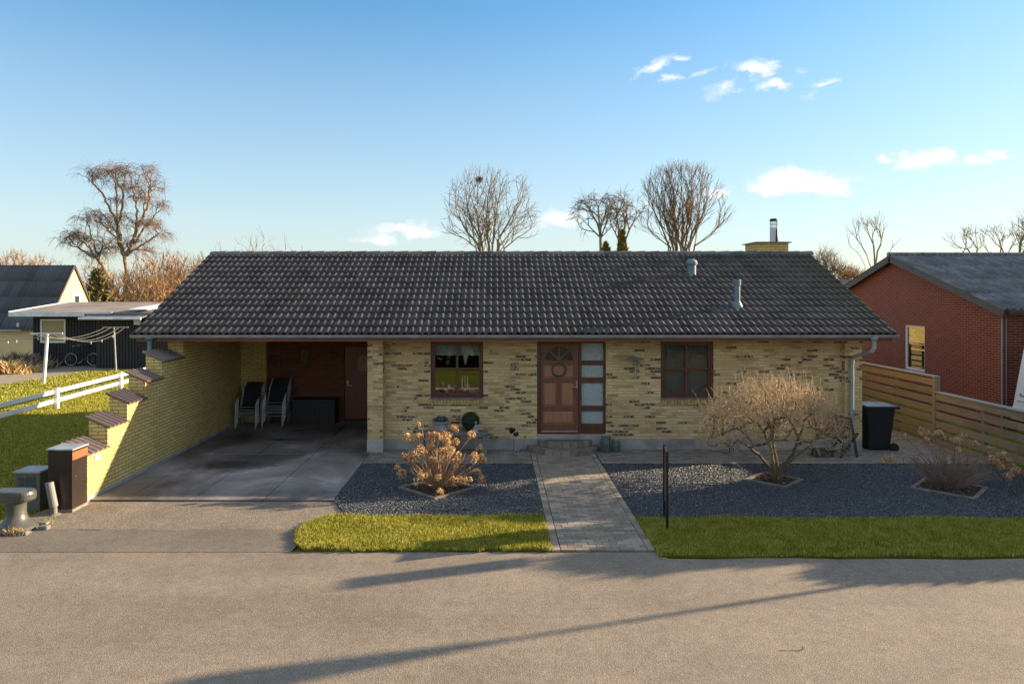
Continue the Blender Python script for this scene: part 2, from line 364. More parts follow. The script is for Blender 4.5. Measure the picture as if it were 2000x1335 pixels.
def bark(name, c1, c2, rough=.9):
    m = Mt(name, rough, 0, .15); p = m.obj(); m.color(m.ramp(m.noise(p, 1.3, 5, .7), [(.3, c1), (.7, c2)])); return m.m
M['birch'] = bark('birch_bark', (.24, .17, .10), (.38, .29, .18))
M['birch_twig'] = bark('reddish_birch_twig', (.14, .092, .07), (.26, .175, .13))
M['bark_a'] = bark('grey_brown_bark', (.17, .125, .08), (.32, .25, .165))
M['bark_b'] = bark('brown_bark', (.16, .10, .06), (.28, .19, .12))
M['thicket'] = bark('brown_thicket_twig', (.26, .155, .075), (.42, .26, .13))
M['thicket_g'] = bark('grey_thicket_twig', (.22, .17, .12), (.34, .27, .18))
M['tan_twig'] = bark('pale_tan_twig', (.36, .25, .14), (.58, .42, .25))
M['bush_trunk'] = bark('olive_brown_stem', (.12, .09, .05), (.23, .175, .10))
M['hyd_stem'] = bark('hydrangea_stem', (.34, .20, .10), (.50, .32, .18))
M['hyd_stem2'] = bark('dull_hydrangea_stem', (.17, .11, .08), (.36, .25, .18))
def petal(name, c1, c2):
    m = Mt(name, .85, 0, .1); r = m.attr(); m.color(m.ramp(r, [(0, c1), (1, c2)]))
    t = m.n('ShaderNodeBsdfTranslucent'); m.l(m.ramp(r, [(0, c1), (1, c2)]), t.inputs[0])
    a = m.n('ShaderNodeMixShader'); a.inputs[0].default_value = .3; m.l(m.b.outputs[0], a.inputs[1]); m.l(t.outputs[0], a.inputs[2]); m.l(a.outputs[0], m.out.inputs[0]); return m.m
M['petal'] = petal('dry_hydrangea_petal', (.36, .19, .08), (.86, .62, .34))
M['petal2'] = petal('dull_hydrangea_petal', (.42, .24, .13), (.75, .52, .32))
M['hay'] = petal('dry_tuft_blade', (.50, .34, .15), (.80, .60, .30))
def grassmat(name, cols, trans=.35, dist=1.0):
    m = Mt(name, .75, 0, .15); r = m.attr(); p = m.pos()
    f = m.math('ADD', m.math('MULTIPLY', r, .42), m.math('MULTIPLY', m.noise(p, 5.0, 6, .75), .82))
    c = m.ramp(f, [(.2, cols[0]), (.45, cols[1]), (.65, cols[2]), (.88, cols[3])]); m.color(c)
    t = m.n('ShaderNodeBsdfTranslucent'); m.l(c, t.inputs[0]); a = m.n('ShaderNodeMixShader'); a.inputs[0].default_value = trans
    m.l(m.b.outputs[0], a.inputs[1]); m.l(t.outputs[0], a.inputs[2]); m.l(a.outputs[0], m.out.inputs[0]); return m.m
M['grass'] = grassmat('lawn_blade', [(.075, .10, .012), (.20, .225, .022), (.38, .36, .050), (.60, .50, .16)])
def lawnmat():
    m = Mt('lawn_ground', .95, 0, .05); p = m.pos()
    c = m.ramp(m.noise(p, 1.2, 7, .75), [(.28, (.08, .10, .012)), (.5, (.17, .19, .022)), (.72, (.28, .26, .05))])
    m.color(c); m.bump(m.noise(p, 40, 6, .8), 1.0, .03); return m.m
M['lawn'] = lawnmat()
def asphalt(name, c1, c2, fine=160, rough=.85, b=.9, cracks=False, blot=.5):
    m = Mt(name, rough, 0, .3); p = m.pos()
    v = m.n('ShaderNodeTexVoronoi'); m.l(p, v.inputs['Vector']); v.inputs['Scale'].default_value = fine
    sepc = m.n('ShaderNodeSeparateColor'); m.l(v.outputs['Color'], sepc.inputs[0])
    c = m.ramp(sepc.outputs[0], [(0, tuple(x*.74 for x in c1)), (.6, c1), (1, c2)])
    c = m.mix(blot, c, m.ramp(m.noise(p, .9, 7, .7, .4), [(.3, .36), (.7, .66)]), 'OVERLAY')
    c = m.mix(.35, c, m.ramp(m.noise(p, 7, 5, .7), [(.3, .3), (.7, .7)]), 'OVERLAY')
    if cracks:
        c = m.mix(.30, c, m.ramp(m.noise(p, 1.1, 5, .6, .3, (.13, 1, 1)), [(.32, .28), (.68, .68)]), 'OVERLAY')
        c = m.mix(m.math('MULTIPLY', m.math('GREATER_THAN', m.noise(p, 5, 2, .5), .70), .25), c, (.10, .085, .07))
        vc = m.n('ShaderNodeTexVoronoi', feature='DISTANCE_TO_EDGE'); nv = m.n('ShaderNodeTexNoise'); m.l(p, nv.inputs['Vector']); nv.inputs['Scale'].default_value = 1.6; nv.inputs['Detail'].default_value = 6
        vm = m.n('ShaderNodeVectorMath', operation='MULTIPLY_ADD'); m.l(nv.outputs['Color'], vm.inputs[0]); vm.inputs[1].default_value = (.9, .9, 0); m.l(p, vm.inputs[2])
        m.l(vm.outputs[0], vc.inputs['Vector']); vc.inputs['Scale'].default_value = .33
        cr = m.math('MULTIPLY', m.math('LESS_THAN', vc.outputs['Distance'], .0022), m.math('GREATER_THAN', m.noise(p, .45, 2), .675))
        c = m.mix(m.math('MULTIPLY', cr, .75), c, (.03, .028, .025))
    m.color(c)
    h = m.math('ADD', v.outputs['Distance'], m.math('MULTIPLY', m.noise(p, fine*.4, 3, .7), .8))
    m.bump(h, b, .006); return m.m
M['road'] = asphalt('worn_asphalt', (.228, .184, .138), (.325, .265, .20), 120, .8, .45, True, .45)
M['patch'] = asphalt('smooth_asphalt_patch', (.16, .135, .105), (.25, .21, .165), 130, .8, .45)
M['apron'] = asphalt('pebbly_apron', (.20, .163, .122), (.32, .265, .20), 70, .85, .6, False, .6)
def sand():
    m = Mt('sandy_gravel', .95, 0, .1); p = m.pos(); m.color(m.ramp(m.noise(p, 4, 7, .75), [(.3, (.22, .18, .13)), (.7, (.40, .34, .25))]))
    m.bump(m.noise(p, 60, 4, .8), .6, .01); return m.m
M['sand'] = sand()
def concrete():
    m = Mt('stained_concrete', .7, 0, .35); p = m.pos()
    a = m.noise(p, .62, 6, .62, .5, (1, .75, 1)); c = m.ramp(a, [(.33, (.070, .062, .058)), (.45, (.15, .133, .122)), (.57, (.25, .228, .21)), (.70, (.42, .41, .395))])
    c = m.mix(.4, c, m.ramp(m.noise(p, 9, 7, .75), [(.3, .3), (.7, .7)]), 'OVERLAY')
    for (x, y, sx_, sy_) in ((-6.1, 16.9, .55, .33), (-4.95, 17.7, .30, .18), (-4.9, 16.6, .7, .15), (-5.3, 14.2, 1.0, .45)):
        mp = m.n('ShaderNodeMapping'); mp.vector_type = 'POINT'; mp.inputs['Location'].default_value = (-x/sx_, -y/sy_, 0); mp.inputs['Scale'].default_value = (1/sx_, 1/sy_, 0)
        m.l(p, mp.inputs[0]); vl = m.n('ShaderNodeVectorMath', operation='LENGTH'); m.l(mp.outputs[0], vl.inputs[0])
        k = m.math('ADD', m.math('SUBTRACT', 1.0, vl.outputs['Value']), m.math('MULTIPLY', m.math('SUBTRACT', m.noise(p, 5, 5, .7), .5), 1.4))
        c = m.mix(m.math('MULTIPLY', m.math('MULTIPLY', k, 2.0, True), .7), c, (.035, .030, .028))
    m.color(c); m.l(m.ramp(a, [(.35, .45), (.7, .85)]), m.b.inputs['Roughness'])
    m.bump(m.noise(p, 30, 6, .75), .35, .004); return m.m
M['concrete'] = concrete()
def paver(name, stops, bw=.2, bh=.1, useattr=False):
    m = Mt(name, .85, 0, .25); p = m.pos()
    if useattr:
        c = m.ramp(m.attr(), stops); h = m.noise(p, 40, 5, .75)
    else:
        b = m.n('ShaderNodeTexBrick'); m.l(p, b.inputs['Vector']); b.inputs['Scale'].default_value = 1
        b.inputs['Color1'].default_value = (0, 0, 0, 1); b.inputs['Color2'].default_value = (1, 1, 1, 1); b.inputs['Mortar Size'].default_value = .004
        b.inputs['Brick Width'].default_value = bw; b.inputs['Row Height'].default_value = bh
        c = m.mix(b.outputs['Fac'], m.ramp(b.outputs['Color'], stops), (.035, .033, .03))
        h = m.math('SUBTRACT', m.math('MULTIPLY', m.noise(p, 40, 5, .75), .5), b.outputs['Fac'])
    c = m.mix(.45, c, m.ramp(m.noise(p, 3, 7, .75), [(.3, .3), (.72, .75)]), 'OVERLAY')
    m.color(c); m.bump(h, .5, .005); return m.m
PV = [(0, (.19, .16, .125)), (.5, (.27, .228, .175)), (.85, (.33, .28, .21)), (1, (.24, .18, .14))]
M['paver'] = paver('concrete_paver', PV, useattr=True)
M['paver_flat'] = paver('terrace_paver', [(0, (.19, .165, .14)), (1, (.31, .27, .225))])
M['step'] = paver('mossy_paving_step', [(0, (.13, .12, .09)), (.5, (.19, .17, .13)), (1, (.26, .23, .175))], useattr=True)
M['joint'] = simple('dark_joint_sand', (.05, .045, .038), .95, .3, 20, 0, .3, 60)
def stone():
    m = Mt('blue_black_crushed_stone', .38, 0, .6); r = m.attr()
    m.color(m.ramp(r, [(0, (.030, .036, .042)), (.6, (.068, .079, .090)), (.95, (.12, .13, .14)), (.992, (.22, .23, .23)), (1, (.40, .40, .39))])); return m.m
M['stone'] = stone()
M['stone_bed'] = simple('blue_black_gravel_bed', (.045, .05, .056), .8, .4, 60, 0, 1, 80)
def glass(name, tint=(.9, .95, .95), refl=1.0):
    m = Mt(name); t = m.n('ShaderNodeBsdfTransparent'); t.inputs[0].default_value = (*tint, 1)
    g = m.n('ShaderNodeBsdfGlossy'); g.inputs['Roughness'].default_value = .015
    f = m.n('ShaderNodeFresnel'); f.inputs[0].default_value = 1.55; x = m.n('ShaderNodeMixShader')
    fac = m.math('MULTIPLY', f.outputs[0], 2.2*refl, True)
    m.l(fac, x.inputs[0]); m.l(t.outputs[0], x.inputs[1]); m.l(g.outputs[0], x.inputs[2]); m.l(x.outputs[0], m.out.inputs[0]); return m.m
M['glass'] = glass('window_glass')
M['glass_soft'] = glass('window_glass_dull', refl=.35)
def frosted():
    m = Mt('patterned_frosted_glass', .22, 0, .7); p = m.pos()
    v = m.n('ShaderNodeTexVoronoi', feature='F1'); m.l(p, v.inputs['Vector']); v.inputs['Scale'].default_value = 42
    sp = m.n('ShaderNodeSeparateXYZ'); m.l(p, sp.inputs[0])
    m.color(m.ramp(v.outputs['Distance'], [(.1, (.42, .50, .48)), (.5, (.34, .42, .405)), (.8, (.25, .32, .305))])); m.bump(v.outputs['Distance'], .9, .01); return m.m
M['frosted'] = frosted()

# ================================================================ the setting
random.seed(7); rng = np.random.default_rng(11)
def sheet(name, pts, z, mat, th=0.0):
    mb = MB(); n = len(pts)
    if th: mb.prism([(x, y, z-th) for x, y in pts], (0, 0, th))
    else: mb.add([(x, y, z) for x, y in pts], [tuple(range(n))])
    return tag(mb.build(name, mat), kind='structure')
sheet('ground', [(-400, -120), (400, -120), (400, 900), (-400, 900)], -.030, M['lawn'])
def wob(x0, x1, y, amp, n=60, seed=0):
    r = random.Random(seed); return [(x0+(x1-x0)*i/n, y+math.sin(i*.9+seed)*amp*.4+r.uniform(-amp, amp)) for i in range(n+1)]
sheet('road', [(-70, 4.9), (70, 4.9)]+wob(70, 2.3, 9.27, .03, 120, 3)+[(2.2, 9.5), (.75, 9.52)]+wob(.7, -2.6, 9.50, .015, 40, 4)+wob(-2.65, -70, 9.50, .006, 100, 5), 0, M['road'])
def roundpatch():
    pts = wob(-16, -2.75, 9.49, .004, 30, 1)+[(-2.72, 9.9), (-2.86, 10.2)]+wob(-2.9, -7.0, 10.40, .03, 40, 2)+[(-7.6, 10.45), (-16, 10.5)]
    return pts
sheet('asphalt_strip', roundpatch(), .004, M['patch'])
sheet('driveway_apron', [(-7.6, 10.43), (-2.45, 10.36), (-2.35, 10.7), (-2.2, 11.0), (-2.4, 11.35), (-2.66, 11.82), (-6.85, 11.84), (-7.25, 11.3)], .002, M['apron'])
# concrete slabs of the driveway, separate castings with open joints
mb = MB(); xs = [-6.80, -6.22, -5.09, -3.89, -2.70]; ys = [11.80, 15.16, 19.0]
for i in range(4):
    for j in range(2):
        g = .006; x0, x1 = xs[i]+g, xs[i+1]-g; y0, y1 = ys[j]+g, ys[j+1]-g
        if j == 1: x0 = max(x0, -6.79)
        mb.box(x0, x1, y0, y1, -.02, .030+.004*((i*3+j*5) % 3))
tag(mb.build('driveway', M['concrete'], bevel=.006), kind='structure')
sheet('driveway_base', [(-6.81, 11.79), (-2.69, 11.79), (-2.69, 19.0), (-6.81, 19.0)], .006, M['joint'])
# terrace in front of the house
sheet('terrace', [(-2.69, 14.30), (.78, 14.30), (.78, 15.63), (-2.69, 15.63)], .034, M['paver_flat'], .05)
sheet('terrace_side', [(2.20, 14.30), (10.12, 14.30), (10.12, 24), (8.13, 24), (8.13, 15.63), (2.20, 15.63)], .034, M['paver_flat'], .05)
# garden path: individually laid pavers
mb = MB(); y = 9.50; r_ = 0
while y < 15.3:
    for (a, b) in ((.795, .90), (2.085, 2.185)):
        mb.box(a, b-.004, y, y+.204 if r_ % 2 == 0 else y, 0, .030+random.uniform(-.002, .002)) if r_ % 2 == 0 else None
    off = .1 if r_ % 2 else 0; x = .905-off
    while x < 2.08:
        x0, x1 = max(x, .905), min(x+.2, 2.08)
        if x1-x0 > .03: mb.box(x0+.002, x1-.003, y+.002, y+.1, 0, .030+random.uniform(-.003, .003))
        x += .2
    y += .104; r_ += 1
tag(mb.build('path', M['paver'], bevel=.003), kind='structure')
sheet('path_base', [(.785, 9.50), (2.195, 9.50), (2.195, 15.6), (.785, 15.6)], .012, M['joint'])
# crushed stone beds
BL = [(-2.69, 11.80), (-2.30, 10.95), (.785, 10.97), (.785, 14.30), (-2.69, 14.30)]
BR = [(2.195, 10.86), (10.13, 10.86), (10.13, 14.30), (2.195, 14.30)]
sheet('gravel_bed', BL, .008, M['stone_bed']); sheet('gravel_bed', BR, .008, M['stone_bed'])
def inside(x, y, poly):
    c = np.zeros(len(x), bool); n = len(poly)
    for i in range(n):
        (xa, ya), (xb, yb) = poly[i], poly[(i+1) % n]
        if ya == yb: continue
        c ^= ((ya > y) != (yb > y)) & (x < (xb-xa)*(y-ya)/(yb-ya)+xa)
    return c
def stones(name, poly, dens, holes):
    xs_ = [p[0] for p in poly]; ys_ = [p[1] for p in poly]
    A = (max(xs_)-min(xs_))*(max(ys_)-min(ys_)); n = int(A*dens)
    x = rng.uniform(min(xs_), max(xs_), n); y = rng.uniform(min(ys_), max(ys_), n); k = inside(x, y, poly)
    for hx, hy, hr in holes: k &= (np.abs(x-hx)+np.abs(y-hy)) > hr
    x, y = x[k], y[k]; n = len(x); s = rng.uniform(.009, .020, n)
    o = np.array([(1,0,0),(-1,0,0),(0,1,0),(0,-1,0),(0,0,1),(0,0,-1)], float)
    V = o[None]*s[:, None, None]*rng.uniform(.6, 1.25, (n, 6, 1)); V[:, :, 2] *= .75
    a = rng.uniform(0, 6.28, n); t = rng.normal(0, .5, n); ca, sa = np.cos(a), np.sin(a); ct, st = np.cos(t), np.sin(t)
    X, Y, Z = V[..., 0], V[..., 1], V[..., 2]
    Y, Z = Y*ct[:, None]-Z*st[:, None], Y*st[:, None]+Z*ct[:, None]; X, Y = X*ca[:, None]-Y*sa[:, None], X*sa[:, None]+Y*ca[:, None]
    V = np.stack([X+x[:, None], Y+y[:, None], Z+.016+rng.uniform(0, .012, n)[:, None]], -1).reshape(-1, 3)
    f = np.array([(0,2,4),(2,1,4),(1,3,4),(3,0,4),(2,0,5),(1,2,5),(3,1,5),(0,3,5)])
    Fq = (f[None]+(np.arange(n)*6)[:, None, None]).reshape(-1, 3)
    rn = np.repeat(rng.uniform(0, 1, n), 8)
    return tag(put(name, npmesh(name, V, Fq, M['stone'], rn)), 'blue black crushed stone covering the planting beds', 'gravel', kind='stuff')
HL = [(-1.0, 12.52, .62)]; HR = [(5.2, 13.05, .52), (8.1, 12.5, .62)]
stones('gravel', BL, 2500, HL); stones('gravel', BR, 2300, HR)
# grass strips along the road, slightly raised turf
def strip_pts(x0, x1, y0, y1, round_left=False, seed=0):
    a = wob(x0+(.25 if round_left else 0), x1, y0, .025, 50, seed); b = wob(x1, x0+(.3 if round_left else 0), y1, .012, 50, seed+1)
    mid = [(x0+.02, y1-.25), (x0-.06, (y0+y1)/2), (x0+.04, y0+.3)] if round_left else []
    return a+b+mid
G1 = strip_pts(-2.80, .78, 9.53, 10.96, True, 11); G2 = strip_pts(2.20, 14.0, 9.32, 10.85, False, 13)
def spill(P, s=.035):
    cx_ = sum(p[0] for p in P)/len(P); cy_ = sum(p[1] for p in P)/len(P); r = random.Random(3)
    return [(x+(.012 if x > cx_ else -.03), y+(r.uniform(0, s) if y > cy_ else -r.uniform(0, s*1.6))) for x, y in P]
# the right strip bows towards the road on its right-hand side
sheet('grass_verge', G1, .022, M['lawn'], .04); sheet('grass_verge', G2, .022, M['lawn'], .04)
LAWN = [(-7.15, 11.0), (-7.6, 10.55), (-13.5, 10.5), (-14, 14), (-14, 30), (-7.15, 30)]
def blades(name, poly, dens, h, z, label, wid=.006, bend=.5, mat='grass', pts=None, lean=None):
    if pts is None:
        xs_ = [p[0] for p in poly]; ys_ = [p[1] for p in poly]
        n = int((max(xs_)-min(xs_))*(max(ys_)-min(ys_))*dens)
        x = rng.uniform(min(xs_), max(xs_), n); y = rng.uniform(min(ys_), max(ys_), n); k = inside(x, y, poly); x, y = x[k], y[k]
    else: x, y = pts
    n = len(x); hh = h*rng.uniform(.35, 1.3, n)*(1+.35*np.sin(x*3.1+np.sin(y*2.3)*2)*np.sin(y*4.7+x)); a = rng.uniform(0, 6.283, n); b = rng.uniform(0, 6.283, n)
    bd = rng.uniform(.1, 1, n)*bend*hh; dx, dy = np.cos(a)*wid*rng.uniform(.7, 1.4, n), np.sin(a)*wid
    tx, ty = np.cos(b)*bd, np.sin(b)*bd
    zz_ = np.full(n, z)
    V = np.stack([np.stack([x-dx, y-dy, zz_], -1), np.stack([x+dx, y+dy, zz_], -1),
                  np.stack([x+tx*.4+dx*.7, y+ty*.4+dy*.7, zz_+hh*.6], -1), np.stack([x+tx, y+ty, zz_+hh], -1)], 1).reshape(-1, 3)
    i = np.arange(n)*4; Fq = np.stack([i, i+1, i+2, i+3], -1)
    o = put(name, npmesh(name, V, Fq, M[mat], rng.uniform(0, 1, n)))
    return tag(o, label, 'grass', kind='stuff')
blades('grass', spill(G1), 9000, .045, .02, 'sunlit short grass growing on the kerbside strip left of the path')
blades('grass', spill(G2), 6500, .042, .02, 'shaded short grass growing on the kerbside strip right of the path')
blades('grass', LAWN, 1500, .05, -.03, 'green lawn beyond the stepped brick wall', .010)
blades('grass', [(-26, 26.0), (-18.9, 26.6), (-18.3, 32), (-12, 32), (-12, 30), (-13.3, 18.5), (-26, 18.5)], 260, .06, -.03, 'sunlit lawn around the clothesline', .02)
sheet('sandy_yard', [(-60, 27.5), (-30, 25.6), (-20.5, 26.4), (-18.8, 27.3), (-18.3, 29.6), (-18.0, 31.8), (-17.3, 33.0), (-17.3, 34.6), (-24, 40), (-60, 40)], -.024, M['sand'])

# ================================================================ tiled roofs
def roofmesh(name, mat, x0, x1, ye, ze, ang, length, sgn, per=.15, amp=.046, row=.325, lip=.042, pp=12, kind='wave', skip=None, xper=None):
    nx = max(1, int(round((x1-x0)/per))); per = (x1-x0)/nx; nr = int(round(length/row)); row = length/nr
    u = np.linspace(0, 1, pp+1)
    if kind == 'wave':                                   # long rise, rounded crest, steeper flank
        prof = np.interp(u, [0, .08, .36, .46, .56, .68, .92, 1], [0, .06, .88, 1, .97, .74, .04, 0])
    else: prof = (.5-.5*np.cos(2*np.pi*u))**3.2
    ca, sa = math.cos(ang), math.sin(ang); Vs = []; Fs = []; rn = []; base = 0
    for r in range(nr):
        s0, s1 = r*row, (r+1)*row+(.04 if lip else 0)
        hx = np.array([(i+u[j])*per for i in range(nx) for j in range(pp)]+[nx*per])
        hp = np.array([prof[j] for i in range(nx) for j in range(pp)]+[prof[-1]])*amp
        tr = np.random.default_rng(r+5).normal(0, .0022, nx//2+2)
        jt = np.array([tr[i//2] for i in range(nx) for j in range(pp)]+[0]) if lip else 0
        X = x0+hx; m = len(X)
        def ring(s, h):
            return np.stack([X, ye+sgn*(s*ca-0)-sgn*(-(h)*0)+sgn*(-h*sa), ze+s*sa+h*ca], -1)
        hb = hp+lip+jt; ht = hp+0*jt-.002
        A = ring(s0, hb-(.038 if lip > .01 else .006)); B = ring(s0, hb); Cc = ring(s1, ht if lip else hb)
        Vs += [A, B, Cc]; i = np.arange(m-1)
        for k in (0, 1):
            q = np.stack([base+k*m+i, base+k*m+i+1, base+(k+1)*m+i+1, base+(k+1)*m+i], -1)
            Fs.append(q if sgn > 0 else q[:, ::-1])
            tid = (i//pp)//2; rr = np.random.default_rng(r*7+1).uniform(0, 1, nx)[tid]; rn.append(rr)
        base += 3*m
    V = np.concatenate(Vs); Fq = np.concatenate(Fs)
    me = npmesh(name, V, Fq, mat, np.concatenate(rn))
    return me

# ================================================================ the yellow brick house
EY, EZ, RY, AN = 14.80, 2.62, 18.93, R(25)               # eave line, ridge line, pitch
RZ = EZ+(RY-EY)*math.tan(AN); X0, X1 = -7.64, 8.50
WY = 15.60                                               # front wall face
LONG = (RY-EY)/math.cos(AN)
house = thing('brick_house', 'long low yellow brick bungalow with dark tiled roof and open carport', 'house', (.5, 15.6, 0))
def hb(mb, name, mat, parent=house, **k): return mb.build(name, mat, parent, **k)
for sgn, ye in ((1, EY), (-1, 2*RY-EY)):
    o = put('roof', roofmesh('roof', M['tile'], X0, X1, ye, EZ, AN, LONG, sgn), house, True)
    if sgn == 1: roof = o
# roof boarding and gable triangles under the tiles
mb = MB(); t = .05
for sgn, ye in ((1, EY), (-1, 2*RY-EY)):
    d = Vector((0, sgn*math.cos(AN), math.sin(AN))); nrm = Vector((0, -sgn*math.sin(AN), math.cos(AN)))
    a = Vector((X0+.03, ye+sgn*.05, EZ-.005)); b = a+d*(LONG-.07)
    mb.prism([a, b, b-nrm*t, a-nrm*t], (X1-X0-.06, 0, 0))
hb(mb, 'roof_boarding', M['dark_wood'])
# ridge tiles
mb = MB(); x = X0+.02; k = 0
while x < X1-.1:
    l = .41; x1_ = min(x+l, X1+.02); vs = []; n = 9; r0, r1 = (.145, .122)
    prof = [(math.cos(math.pi*i/(n-1)), math.sin(math.pi*i/(n-1))) for i in range(n)]
    for xx_, rr in ((x, r1), (x1_+.03, r0)):
        for q in ((1, 0), (.82, -.0)):
            for c_, s_ in prof: vs.append((xx_, RY+c_*rr*q[0], RZ-.035+s_*rr*q[0]*.88+random.uniform(-.0015, .0015)))
    fs = [(i, i+1, 2*n+i+1, 2*n+i) for i in range(n-1)]+[(n+i, 3*n+i, 3*n+i+1, n+i+1) for i in range(n-1)]
    fs += [(i, n+i, n+i+1, i+1) for i in range(n-1)]+[(2*n+i, 2*n+i+1, 3*n+i+1, 3*n+i) for i in range(n-1)]
    mb.add(vs, fs); x += .375; k += 1
mb.build('ridge_tiles', M['ridge'], roof, world=True)
# verge tiles edge (both ends)
for X in (X0, X1-.045):
    mb = MB()
    for r_ in range(14):
        s0, s1 = r_*.3255, (r_+1)*.3255+.03
        for sgn, ye in ((1, EY), (-1, 2*RY-EY)):
            p = [Vector((X, ye+sgn*s*math.cos(AN)-sgn*h*math.sin(AN)*1, EZ+s*math.sin(AN)+h*math.cos(AN))) for s, h in ((s0, -.07), (s0, .028), (s1, .006), (s1, -.07))]
            mb.prism(p, (.045, 0, 0))
    mb.build('verge_tiles', M['tile'], roof)
# front wall with openings
WX0, WX1, TOP = -2.43, 7.72, 2.56
W1 = (-1.41, -.24, 1.18, 2.425); W2 = (3.70, 4.875, 1.18, 2.43); DR = (.955, 2.485, .36, 2.43)
ops = sorted([W1, DR, W2])
def wall_with(mb, x0, x1, z0, z1, ya, yb, ops):
    x = x0
    for (a, b, c, d) in ops:
        mb.box(x, a, ya, yb, z0, z1)
        if c > z0: mb.box(a, b, ya, yb, z0, c)
        if d < z1: mb.box(a, b, ya, yb, d, z1)
        x = b
    mb.box(x, x1, ya, yb, z0, z1)
mb = MB(); wall_with(mb, WX0, WX1, .27, TOP, WY, WY+.30, ops)
mb.box(WX1, 8.10, WY-.14, WY+.35, .27, TOP)                 # projecting corner pier
hb(mb, 'front_wall', M['brick_front'])
mb = MB(); mb.box(WX0+.002, .955, WY-.004, WY+.28, -.02, .27); mb.box(2.485, WX1, WY-.004, WY+.28, -.02, .27); mb.box(.955, 2.485, WY-.002, WY+.28, -.02, .355)
mb.box(WX1+.002, 8.098, WY-.144, WY+.33, -.02, .27)
hb(mb, 'plinth', M['plinth'], bevel=.006)
mb = MB(); mb.box(-2.765, WX0, WY-.27, WY+.30, .29, TOP); hb(mb, 'carport_pillar', M['brick_front'])
mb = MB(); mb.box(-2.775, WX0+.008, WY-.278, WY+.28, -.02, .29); hb(mb, 'pillar_base', M['plinth'], bevel=.006)
# side walls and back wall
BW = 2*RY-WY
mb = MB(); mb.box(-7.13, -6.80, 15.36, 18.99, .10, TOP); hb(mb, 'carport_side_wall', M['brick_yellow'])
mb = MB(); mb.box(-7.125, -6.795, 15.36, 18.99, -.03, .10); hb(mb, 'carport_side_plinth', M['plinth'])
def gable(mb, xa, xb, y0=WY+.30, y1=BW):
    pts = [(xa, y0, .0), (xa, y1, .0), (xa, y1, TOP), (xa, RY, RZ-.14), (xa, y0, TOP)]
    mb.prism(pts, (xb-xa, 0, 0))
mb = MB(); gable(mb, 7.78, 8.098, WY+.352); gable(mb, -7.13, -6.83, 19.0); mb.box(-6.83, 7.78, BW-.3, BW, 0, TOP); hb(mb, 'outer_wall', M['brick_yellow'])
mb = MB(); mb.prism([(-7.128, EY+1.0, EZ+.30), (-7.128, RY, RZ-.15), (-7.128, 19.0, RZ-.15), (-7.128, 19.0, TOP), (-7.128, 15.36, TOP)], (.3, 0, 0)); hb(mb, 'gable_end', M['brick_yellow'])
# flat roofed rear wing whose sunlit side the neighbour's window mirrors
mb = MB(); mb.box(3.0, 8.09, BW+.01, 34.5, 0, 2.45); hb(mb, 'rear_wing', M['brick_yellow'])
mb = MB(); mb.box(2.8, 8.3, BW+.02, 34.7, 2.452, 2.60); hb(mb, 'rear_wing_roof', M['felt'])
# carport rear and inner walls
mb = MB(); mb.box(-6.12, -4.06, 19.02, 19.2, 0, TOP); mb.box(-3.12, -2.45, 19.02, 19.2, 0, TOP); mb.box(-4.06, -3.12, 19.02, 19.2, 2.05, TOP); hb(mb, 'carport_rear_wall', M['brick_brown'])
mb = MB(); mb.box(-6.795, -6.12, 18.86, 19.2, 0, TOP); hb(mb, 'carport_rear_pier', M['brick_yellow'])
mb = MB(); mb.box(-2.76, -2.45, WY+.30, 19.02, 0, TOP); hb(mb, 'carport_inner_wall', M['brick_yellow'])
mb = MB()
for i in range(34): mb.box(-7.0+i*.135, -7.0+i*.135+.125, EY+.55, 19.0, TOP+.005, TOP+.022)
hb(mb, 'carport_ceiling', M['dark_wood'])
mb = MB(); mb.box(-2.4, 7.7, 19.2, 19.22, 0, 2.5); mb.box(-2.4, 7.7, WY+.3, 19.2, -.01, .02); mb.box(-2.4, 7.75, WY+.31, 19.2, 2.50, 2.55); mb.box(-2.44, -2.42, WY+.31, 19.2, 0, 2.5); mb.box(7.74, 7.76, WY+.36, 19.2, 0, 2.5)
hb(mb, 'interior', M['room'])
# side door of the carport
sd = hb((lambda m: (m.box(-4.05, -3.13, 19.06, 19.10, .10, 2.04), m)[1])(MB()), 'side_door', M['door_brown'])
mb = MB(); mb.box(-4.06, -3.12, 19.03, 19.12, .02, .098); hb(mb, 'door_sill', M['dark_wood'])
mb = MB(); pts = [(-3.55+.155*math.cos(a), 19.054, 1.60+.23*math.sin(a)) for a in [i*math.pi/14 for i in range(28)]]; mb.prism(pts, (0, -.012, 0)); mb.build('oval_panel', M['door_panel'], sd)
mb = MB(); mb.box(-3.99, -3.95, 19.045, 19.06, 1.02, 1.12); mb.obox((-3.97, 19.03, 1.0), (-3.86, 19.03, 1.0), .02, .02); mb.lathe([(.025, -.012), (.025, .012)], (-3.97, 19.04, 1.12), 10); mb.build('handle', M['steel'], sd)
